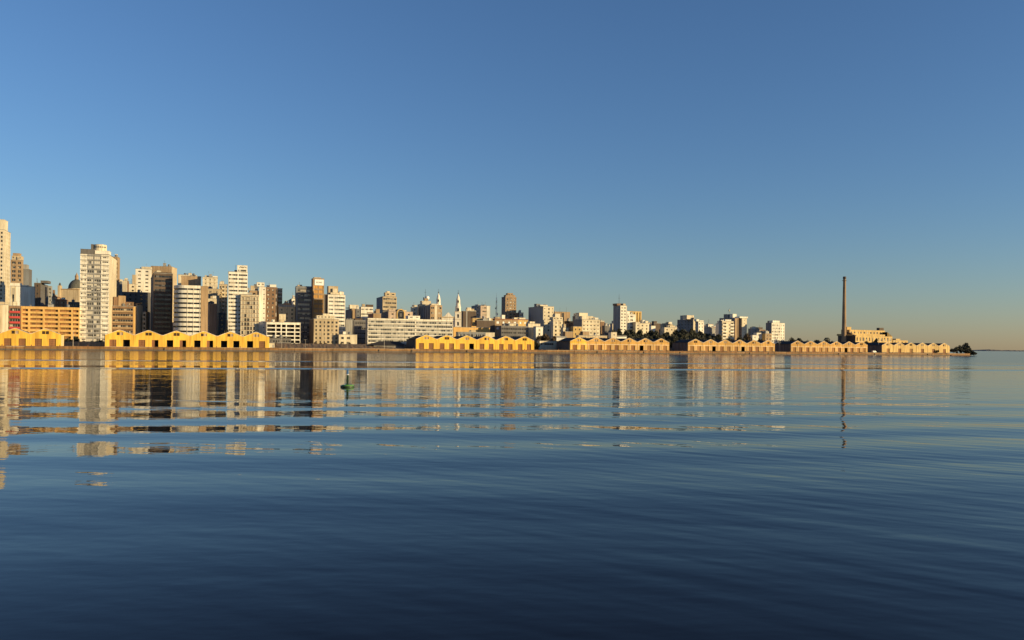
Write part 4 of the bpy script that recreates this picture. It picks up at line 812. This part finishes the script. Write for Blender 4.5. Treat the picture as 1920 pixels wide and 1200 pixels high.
# cathedral dome
def cathedral():
    D = 430; Y = quay_Y(143) + D; p = W(143.5, 560, Y); k = Y/FPX
    root = thing('cathedral', 'distant domed cathedral with a dark dome and lantern, left of the tallest white tower', 'cathedral', (p.x+16*math.sin(R(10)), Y-16*math.cos(R(10)), ground(p.x, Y)-.3), R(10))
    hz = lambda py: W(143.5, py, Y).z - root.location.z
    b = MB(); b.box(-20*k, 14*k, -2, 30, 0, hz(545), 'sand'); b.box(-21*k, -17*k, -4, 2, 0, hz(538), 'sand'); b.lathe(-19*k, -1, [(2*k, hz(538)), (1.8*k, hz(535)), (0, hz(532))], 'dome', 10)
    b.box(-20.5*k, 14.5*k, -2.6, 31, hz(545)+.002, hz(545)+.8, 'tan'); b.build('nave', root)
    d_ = MB(); r = 14.5*k; d_.lathe(0, 16, [(r, hz(566)), (r, hz(543)), (r*1.05, hz(543)+.3), (r*1.05, hz(541.5)), (r, hz(541.5))], 'sand', 32); dr = d_.build('drum', root)
    for i in range(16):
        a = 2*math.pi*i/16; q = MB(); M = Matrix.Translation((r*1.0*math.cos(a), 16+r*1.0*math.sin(a), 0)) @ Matrix.Rotation(a+R(90), 4, 'Z')
        q.box(-1, 1, -.25, .3, hz(556), hz(546.5), 'glassdark', M); q.build('window', dr)
        q2 = MB(); M2 = Matrix.Translation((r*1.0*math.cos(a+.196), 16+r*math.sin(a+.196), 0)) @ Matrix.Rotation(a+.196+R(90), 4, 'Z')
        q2.box(-.5, .5, -.9, .2, hz(560), hz(543), 'cream', M2); q2.build('column', dr)
    z0, z1 = hz(541.5), hz(524); e = MB()
    e.lathe(0, 16, [(r*.97*math.cos(math.pi/2*j/10), z0+(z1-z0)*math.sin(math.pi/2*j/10)) for j in range(10)] + [(2.6, z1), (0, z1)], 'dome', 32); dm = e.build('dome', root)
    l = MB(); l.lathe(0, 16, [(3.2*k, z1-.8), (3.0*k, hz(519)), (3.5*k, hz(519)+.2), (2.2*k, hz(515.5)), (.9*k, hz(513.5)), (.3*k, hz(511)), (0, hz(510.5))], 'tan', 12); l.build('lantern', dm)
cathedral()
# lattice mast
def mast():
    Y = quay_Y(930) + 220; p = W(930.6, 598, Y); z = ground(p.x, Y); root = thing('lattice_mast', 'thin red and white lattice radio mast between the peach block and the domed brown tower', 'mast', (p.x, Y, z))
    h = W(930.6, 558, Y).z - z; b = MB(); n = 14
    def r(t): return 1.3*(1-t)+.45*t
    for i in range(n):
        t0, t1 = i/n, (i+1)/n; m_ = 'paintwhite' if i % 2 else 'rust'
        c0 = [(r(t0)*math.cos(a), r(t0)*math.sin(a), h*t0) for a in (.5, 2.6, 4.7)]; c1 = [(r(t1)*math.cos(a), r(t1)*math.sin(a), h*t1) for a in (.5, 2.6, 4.7)]
        for k in range(3):
            b.tube(c0[k], c1[k], .13, .13, m_, 4); b.tube(c0[k], c1[(k+1)%3], .07, .07, m_, 4); b.tube(c1[k], c1[(k+1)%3], .07, .07, m_, 4)
    b.build('tower_frame', root); a = MB(); a.tube((0, 0, h), (0, 0, h+5), .1, .05, 'darkmetal'); a.lathe(.9, -.6, [(0, h*.55), (.8, h*.56), (.8, h*.6), (0, h*.61)], 'paintwhite', 10); a.lathe(-.6, -.8, [(0, h*.7), (.7, h*.71), (.7, h*.745), (0, h*.75)], 'grey', 10); a.build('antenna', root)
mast()
# power plant and chimney
P_ = B('power_plant', 'long stepped old power plant hall with three roof tiers, right of the chimney', 'power plant', (1571, 1604, 1673), 630, 190, bot=660, th=27, mat='buff', smat='darkbrown', f=('P', 5.0, 2.2, 4.0), fh=6.0, glass='glass', roof='buff', ph=[(1598, 1659.5, 627, 'buff', 4, 22), (1593, 1659.5, 619.3, 'buff', 9, 12, 11), (1649, 1657, 615, 'darkbrown', 12, 4)], cl=0)
def plant_roof(root, w, d, h, zb):
    r = MB(); zt = h + 5.5
    r.face([(w-5, 3, zt), (w+.2, -.2, h+.3), (w+.2, d+.2, h+.3), (w-5, d-3, zt)], 'darkroof'); r.face([(w-5, 3, zt), (w-5, 3, h+.2), (w+.2, -.2, h+.26)], 'buff')
    r.build('hip_roof', root)
    g = MB(); g.face([(-.25, 0, h-.1), (-.25, d, h-.1), (-.25, d*.72, h+3.5), (-.25, d*.42, h+5)], 'darkbrown'); g.face([(3, 1, h+.3), (3, d, h+.3), (3, d*.72, h+3.5), (3, d*.42, h+5)], 'darkbrown'); g.face([(-.25, 0, h), (3, 0, h), (3, d*.42, h+5), (-.25, d*.42, h+5)], 'darkbrown'); g.build('gable_end', root)  # left end wall, its shade painted in dark brown
plant_roof(*P_)
B('boiler_house', 'square tan block with a shade-dark left side at the very base of the chimney', 'building', (1579, 1588, 1596), 613.3, 212, bot=625, th=25, mat='buff', smat='darkbrown', f=('N',), cl=0, roof='buff')  # dark brown left side is painted shade beside the lit front
B('warehouse', 'low cream annex with a small gable trailing off right of the power plant', 'building', (1672, 1674, 1702), 638, 215, bot=645, th=25, mat='buff', f=('P', 6, 2, 1.4), ph=[(1680, 1688, 635.5, 'buff', .5, 8)], cl=0, dep=14)
def chimney():
    Y = quay_Y(1582) + 204; p = W(1582.6, 612, Y); root = thing('chimney', 'very tall tapering brick chimney, dark on its left side, standing alone above the sheds', 'chimney', (p.x, Y, ground(p.x, Y)-.3))
    h = W(1584, 518.6, Y).z - root.location.z; k = Y/FPX; r0, r1 = 4.6*k, 2.5*k
    b = MB(); n = 12
    b.lathe(0, 0, [(0, 0)] + [(r0+(r1-r0)*(i/n)**.9, (h-3)*i/n) for i in range(n+1)], 'chimneybrick', 32)
    b.build('shaft', root)
    c = MB(); c.lathe(0, 0, [(r1, h-3), (r1*1.18, h-2.8), (r1*1.18, h-.3), (r1*1.05, h), (r1*.8, h), (r1*.8, h-1.5)], 'darkbrown', 32); c.build('crown', root)
    g = MB(); g.lathe(0, 0, [(r1, h-5.2), (r1*1.7, h-5.0), (r1*1.7, h-4.8), (r1, h-4.8)], 'darkmetal', 24)
    for i in range(16): a = 2*math.pi*i/16; g.tube((r1*1.66*math.cos(a), r1*1.66*math.sin(a), h-4.8), (r1*1.66*math.cos(a), r1*1.66*math.sin(a), h-3.7), .06, .06, 'darkmetal', 4)
    g.build('walkway', root)
chimney()
# flood wall along the avenue
def flood_wall():
    root = thing('flood_wall', 'long low brown flood wall running behind the quay sheds', 'wall', TS(-150, 33, GZ), QA)
    b = MB(); L = quay_t(1640)+150
    x = 0
    while x < L: b.box(x+.03, min(x+6, L)-.03, 0, .4, 0, 2.7 + random.Random(int(x)).uniform(-.05, .05), 'concrete'); x += 6
    b.build('panel', root); c = MB(); c.box(0, L, -.1, .5, 2.76, 2.95, 'dirt'); c.build('coping', root)
flood_wall()
# rubble ground in the open quay stretch
def rubble():
    mb = MB(); t0, t1 = quay_t(508), quay_t(762); rnd = random.Random(4); n = 90; ss = [2.5, 6, 10, 15, 20, 26, 32.5]
    hh = [[GZ+.02 + (0 if j == 0 else 2.7*smooth((s_-4)/22)*min(1, i/6, (n-i)/14)+rnd.uniform(0, .35)) for j, s_ in enumerate(ss)] for i in range(n+1)]
    for i in range(n):
        for j in range(len(ss)-1):
            a, b_ = t0+(t1-t0)*i/n, t0+(t1-t0)*(i+1)/n
            mb.face([TS(a, ss[j], hh[i][j]), TS(b_, ss[j], hh[i+1][j]), TS(b_, ss[j+1], hh[i+1][j+1]), TS(a, ss[j+1], hh[i][j+1])], 'dirt')
    tag(mb.build('bare_ground', weld=True), kind='structure')
rubble()
def low_hall():
    t0, t1 = quay_t(688, 22), quay_t(757, 22); w = t1-t0
    root = thing('warehouse', 'low hall with a wide black pitched roof, left of the second yellow sheds', 'warehouse', TS(t0, 14, GZ), QA)
    b = MB(); b.box(3, w-2, 1, 13, 0, 2.6, 'darkgrey'); b.build('wall', root)
    r = MB(); r.face([(0, 0, 2.4), (w, 0, 2.4), (w-4, 7, 5.2), (9, 7, 5.2)], 'darkroof'); r.face([(0, 14, 2.4), (w, 14, 2.4), (w-4, 7, 5.2), (9, 7, 5.2)], 'darkroof'); r.face([(0, 0, 2.4), (0, 14, 2.4), (9, 7, 5.2)], 'darkroof'); r.face([(w, 0, 2.4), (w, 14, 2.4), (w-4, 7, 5.2)], 'darkroof'); r.build('roof', root)
low_hall()
def kiosk():
    root = thing('kiosk', 'small square white hut at the right end of the first long yellow sheds', 'hut', TS(quay_t(506.5), 5, GZ), QA)
    b = MB(); b.box(0, 3.6, 0, 4, 0, 3.0, 'cream'); b.build('wall', root); r = MB(); r.box(-.2, 3.8, -.2, 4.2, 3.003, 3.2, 'grey'); r.build('roof', root)
    d = MB(); d.box(2.2, 3.1, -.06, -.003, .05, 2.1, 'grey'); d.build('door', root)
kiosk()
def scooter_hut():
    root = thing('parked_van', 'small white van parked in the gap left of the pale buff sheds', 'van', TS(quay_t(1647.5), 6, GZ+.03), QA)
    b = MB(); b.box(0, 3.2, 0, 1.8, .35, 1.9, 'paintwhite'); b.box(3.2, 4.3, .05, 1.75, .35, 1.2, 'paintwhite'); b.face([(3.2, .05, 1.9), (4.1, .05, 1.2), (4.1, 1.75, 1.2), (3.2, 1.75, 1.9)], 'glassdark'); b.build('body', root)
    for x in (.8, 3.5):
        for y in (-.05, 1.65):
            q = MB(); q.tube((x, y, .35), (x, y+.2, .35), .35, .35, 'void', 12); q.build('wheel', root)
    q = MB(); q.box(.6, 2.8, -.01, 0.0, 1.2, 1.7, 'glassdark'); q.build('side_window', root)
scooter_hut()

# ------------------------------------------------------------------ lamp posts
def post_mesh():
    root = thing('lamp_post', '', 'lamp post', (0, 0, 0))
    b = MB(); b.tube((0, 0, 0), (0, 0, 9), .13, .08, 'frame', 6); b.box(-.25, .25, -.25, .25, 0, .4, 'concrete'); b.build('pole', root)
    a = MB(); a.tube((-1.3, 0, 9.1), (1.3, 0, 9.1), .06, .06, 'frame', 5); a.build('arm', root)
    for s_ in (-1, 1):
        l = MB(); l.box(s_*1.5-.35, s_*1.5+.35, -.15, .15, 9.0, 9.18, 'metal'); l.build('lamp_head', root)
    return root
lp = post_mesh()
for i, (px, s_, hh, lab) in enumerate([
    (137, 9, 1.0, 'thin lamp post among the trees at the foot of the tallest white tower'),
    (528, 5, .75, 'thin lamp post in front of the white open-deck building'),
    (572.5, 5, .62, 'short lamp post below the dark grey tower on the open quay'),
    (651, 6, .6, 'short lamp post in front of the small low white building'),
    (720.5, 6, 1.0, 'taller lamp post in front of the long white office block'),
    (1461, 12, .9, 'lamp post in the gap right of the sheds below the curtain-walled tower'),
    (1647.5, 8, 1.2, 'pale lamp post in the gap left of the pale buff sheds')]):
    o = lp if i == 0 else copy_tree(lp)
    o.location = TS(quay_t(px, s_), s_, GZ); o.rotation_euler = (0, 0, QA); o.scale = (hh, hh, hh)
    tag(o, lab, 'lamp post', 'lamp posts along the quay')

bm_ = MB(); bm_.lathe(0, 0, [(0, 0), (.32, 0), (.24, .12), (.2, .5), (.36, .58), (.34, .74), (0, .8)], 'rust', 10); bme = bm_.mesh('bollard')
k_ = 0; tt = quay_t(4)
while tt < quay_t(1775):
    o = link('bollard', bme, None, TS(tt, -.3, GZ), 0); tag(o, 'small rusty mooring bollard on the stone edge of the quay', 'bollard', 'mooring bollards along the quay edge'); tt += 14.3

# ------------------------------------------------------------------ trees
def crown_mesh(seed, leaf, squash=1.0, n=2400):
    """unit crown: x,y in -1..1, z 0..1; lumpy clusters of leaf clumps with gaps"""
    rnd = random.Random(seed); b = MB(); lobes = []
    for k in range(11):
        a = rnd.uniform(0, 6.28); r = rnd.uniform(0.05, .66); lobes.append((r*math.cos(a), r*math.sin(a), rnd.uniform(.22, .80)-r*.22, rnd.uniform(.20, .36)))
    per = n//len(lobes)
    for lx, ly, lz, lr in lobes:
        for k in range(per):
            d = Vector((rnd.gauss(0, 1), rnd.gauss(0, 1), rnd.gauss(0, 1))).normalized(); rr = lr*rnd.uniform(.55, 1.08)
            p = Vector((lx, ly, lz)) + Vector((d.x*rr, d.y*rr, d.z*rr*.75*squash))
            s_ = rnd.uniform(.035, .075); u = Vector((rnd.gauss(0, 1), rnd.gauss(0, 1), rnd.gauss(0, 1))).normalized(); v = u.orthogonal().normalized(); wv = u.cross(v)
            b.face([p+v*s_, p+wv*s_*.7, p-v*s_, p-wv*s_*.8], leaf)
    return b.mesh('crown')
def trunk_mesh(seed):
    rnd = random.Random(seed); b = MB(); b.tube((0, 0, 0), (.02, 0, .35), .05, .035, 'trunk', 7)
    for k in range(6):
        a = k*1.05+rnd.uniform(-.3, .3); b.tube((.02, 0, .22+.03*k), (.45*math.cos(a), .45*math.sin(a), .55+.05*k), .025, .008, 'trunk', 5)
    return b.mesh('trunk')
CR = [crown_mesh(s_, 'leaf') for s_ in (1, 2, 3)] + [crown_mesh(9, 'leafbrown')]
TK = [trunk_mesh(1), trunk_mesh(2)]
def tree(px, top, D, wpx, label, group=None, var=None, rnd=random.Random(11), zb=None, Y=None):
    Y = Y or quay_Y(px) + D; p = W(px, top, Y); g = ground(p.x, Y) if zb is None else zb
    h = max(4.0, p.z - g); hw = wpx/2/FPX*Y*1.12
    root = thing('tree', label, 'tree', (p.x, Y, g - .2), rnd.uniform(0, 6.28), group)
    v = rnd.randrange(3) if var is None else var
    c = link('crown', CR[v], root, (0, 0, h*.12)); c.scale = (hw, hw, h*.92)
    t = link('trunk', TK[v % 2], root); t.scale = (h*.5, h*.5, h)
    return root
grove = 'trees of the dark wood behind the beige sheds'
rg = random.Random(21)
def skyline(px):
    pts = [(1122, 628), (1140, 622), (1160, 617), (1190, 615.5), (1215, 619), (1240, 619), (1262, 620), (1275, 616), (1292, 613), (1305, 618), (1318, 620), (1335, 623), (1352, 629), (1362, 634)]
    for (a, ya), (b, yb) in zip(pts, pts[1:]):
        if a <= px <= b: return ya+(yb-ya)*(px-a)/(b-a)
    return 632
for px in range(1126, 1362, 9):
    x = px+rg.uniform(-3, 3)
    tree(x, skyline(x)+rg.uniform(-.5, 2), 128+rg.uniform(-8, 8), rg.uniform(25, 34), 'dark tree in the back of the wood on the hill behind the faded sheds', grove+', back row')
for px in range(1120, 1368, 10):
    x = px+rg.uniform(-3, 3)
    tree(x, min(636, skyline(x)+6+rg.uniform(0, 4)), 88+rg.uniform(-6, 6), rg.uniform(24, 32), 'dark tree in the middle of the wood behind the faded sheds', grove+', middle row')
for px in range(1150, 1372, 11):
    x = px+rg.uniform(-3, 3)
    tree(x, 631+rg.uniform(-2, 3), 55+rg.uniform(-4, 4), rg.uniform(20, 28), 'dark tree at the front edge of the wood just behind the faded sheds', grove+', front row')
for px, top, D, w, lab, var in [
    (126, 631, 42, 18, 'small dark tree left of the lamp post below the ochre car park', None),
    (142, 630, 40, 17, 'dark round tree at the left foot of the tallest white tower', None),
    (157, 640, 44, 16, 'low dark bush-like tree below the tallest white tower', None),
    (186, 640, 46, 30, 'broad low dark tree between tower foot and first long yellow sheds', None),
    (426, 618, 46, 30, 'dark tree showing over the yellow sheds below the slender slab tower', None),
    (1009, 626, 45, 22, 'dark tree at the right end of the second yellow sheds', 3),
    (1022, 622.5, 50, 36, 'round brownish tree above the white raised building in the gap', 3),
    (1037, 627, 46, 22, 'brownish tree right of the round one above the white raised building', 3),
    (1006, 640, 28, 14, 'small dark tree against the end wall of the second yellow sheds', None),
    (1402, 621, 110, 30, 'domed brownish tree right of the slim bright cream tower', 3),
    (1388, 629, 70, 28, 'dark tree below the slim bright cream tower', None),
    (1372, 636, 60, 22, 'dark tree at the foot of the white stacked-balcony block', None),
    (1424, 634, 70, 30, 'dark tree in front of the white low building with black windows', None),
    (1484, 629, 140, 24, 'dark domed tree right of the white curtain-walled tower', None),
    (1500, 632, 140, 24, 'second dark tree from the curtain-walled tower toward the chimney', None),
    (1516, 635, 150, 20, 'dark tree midway between curtain-walled tower and chimney', None),
    (1534, 635.5, 150, 24, 'low dark tree left of the palm near the chimney', None),
    (1550, 635, 150, 24, 'dark tree just left of the power plant gable', None),
    (1563, 636.5, 145, 18, 'low dark tree touching the power plant gable', None),
    (1642, 634, 120, 15, 'dark round tree in front of the power plant windows', None),
    (1626, 638, 100, 16, 'low dark tree left of the round one before the power plant', None),
    (1666, 643, 90, 16, 'low dark tree behind the left end of the pale buff sheds', None),
    (1758, 657, 3.5, 6, 'tiny dark tree standing against the pale buff sheds', None),
    ]:
    tree(px, top, D, w, lab, var=var)
rb = random.Random(31)
for k, px in enumerate([508, 517, 552, 566, 594, 603, 611, 620, 629, 640, 655, 676, 684, 1003, 1048]):
    tree(px + rb.uniform(-2, 2), 641 + rb.uniform(-1.5, 2.5) + (3 if px > 900 else 0), 33 + rb.uniform(-3, 3), rb.uniform(8, 14), 'low brownish bush standing before the wall on the open quay' if px < 900 else 'low brownish bush in the gap beside the white raised building', 'bushes along the flood wall' if px < 900 else 'bushes beside the white raised building', var=3)
def palm():
    Y = quay_Y(1550)+175; p = W(1550, 632, Y); g = ground(p.x, Y); root = thing('palm_tree', 'single palm standing out above the trees left of the chimney', 'palm', (p.x, Y, g))
    h = p.z-g; t = MB(); t.tube((0, 0, 0), (.2, 0, h*.9), .3, .2, 'trunk'); t.build('trunk', root); c = MB(); rnd = random.Random(8)
    for k in range(16):
        a = k*2*math.pi/16; pts = [Vector((.2+r_*math.cos(a), r_*math.sin(a), h*.9+1.2*math.sin(r_*1.0)-(r_**2)*.09*(1+.5*(k % 3)))) for r_ in (0, 1, 2, 3, 3.8)]
        for q0, q1 in zip(pts, pts[1:]):
            sd = Vector((-math.sin(a), math.cos(a), -.3))*.45; c.face([q0-sd, q0+sd, q1+sd*.7, q1-sd*.7], 'leaf')
    c.build('crown', root)
palm()
# wooded tip of the quay
def point():
    mb = MB(); t0, t1 = quay_t(1781), T_END; n = 24
    for i in range(n):
        a, b_ = t0+(t1-t0)*i/n, t0+(t1-t0)*(i+1)/n
        mb.face([TS(a, -2.5, -.1), TS(b_, -2.5, -.1), TS(b_, 1.0, GZ-.2-.9*i/n), TS(a, 1.0, GZ-.1-.9*i/n)], 'dirt')
    tag(mb.build('bank'), kind='structure')
    for px, top, s_, w, lab in [(1788, 652, 6, 16, 'leftmost dark tree of the wooded point, touching the pale sheds'), (1796, 648.5, 8, 18, 'second dark tree of the wooded point, stepping up to the right'),
                               (1803, 645, 10, 18, 'dark tree left of the highest one on the wooded point'), (1810, 641, 12, 15, 'highest dark tree at the middle of the wooded point'),
                               (1816, 648, 8, 17, 'dark tree just right of the highest one on the wooded point'), (1821, 655, 3, 16, 'low dark tree sloping to the water on the wooded point'),
                               (1825, 658, 0, 15, 'rightmost low dark tree overhanging the water'), (1812, 655, 1, 18, 'dark waterside tree below the highest one on the point')]:
        q = TS(quay_t(px, s_), s_); tree(px, top, 0, w, lab, Y=q.y, zb=GZ if px < 1815 else .3)
point()

# ------------------------------------------------------------------ channel buoy
def buoy():
    Y = 100.0; p = W(651.5, 722, Y); root = thing('channel_buoy', 'green channel buoy with a slim dark mast floating alone on the water', 'buoy', (p.x, Y, 0), R(20))
    b = MB(); b.lathe(0, 0, [(0, -.35), (.7, -.3), (.80, 0), (.80, .16), (.74, .28), (.2, .34), (0, .34)], 'buoygreen', 28); b.lathe(0, 0, [(.85, .02), (.88, .06), (.88, .14), (.85, .18)], 'buoydark', 28); b.build('float', root)
    m_ = MB()
    for a in (.3, 1.87, 3.44, 5.01): m_.tube((.13*math.cos(a), .13*math.sin(a), .33), (.10*math.cos(a), .10*math.sin(a), 1.55), .03, .03, 'buoydark', 6)
    for z in (.8, 1.15): m_.lathe(0, 0, [(.14, z), (.16, z+.03), (.14, z+.06)], 'buoydark', 12)
    m_.lathe(0, 0, [(.10, .3), (.08, 1.55)], 'buoydark', 10); m_.build('mast', root)
    t = MB(); t.lathe(0, 0, [(0, 1.52), (.2, 1.53), (.2, 1.58), (.05, 1.6)], 'paintwhite', 14); t.build('platform', root)
    c = MB(); c.lathe(0, 0, [(0, 1.6), (.12, 1.6), (.13, 2.0), (.09, 2.12), (.02, 2.2), (0, 2.2)], 'buoyblue', 14); c.build('lantern', root)
    for a in (0.8, 3.9):
        e = MB(); e.tube((.6*math.cos(a), .6*math.sin(a), .42), (.6*math.cos(a), .6*math.sin(a), .56), .05, .05, 'metal', 6); e.build('lifting_eye', root)
buoy()
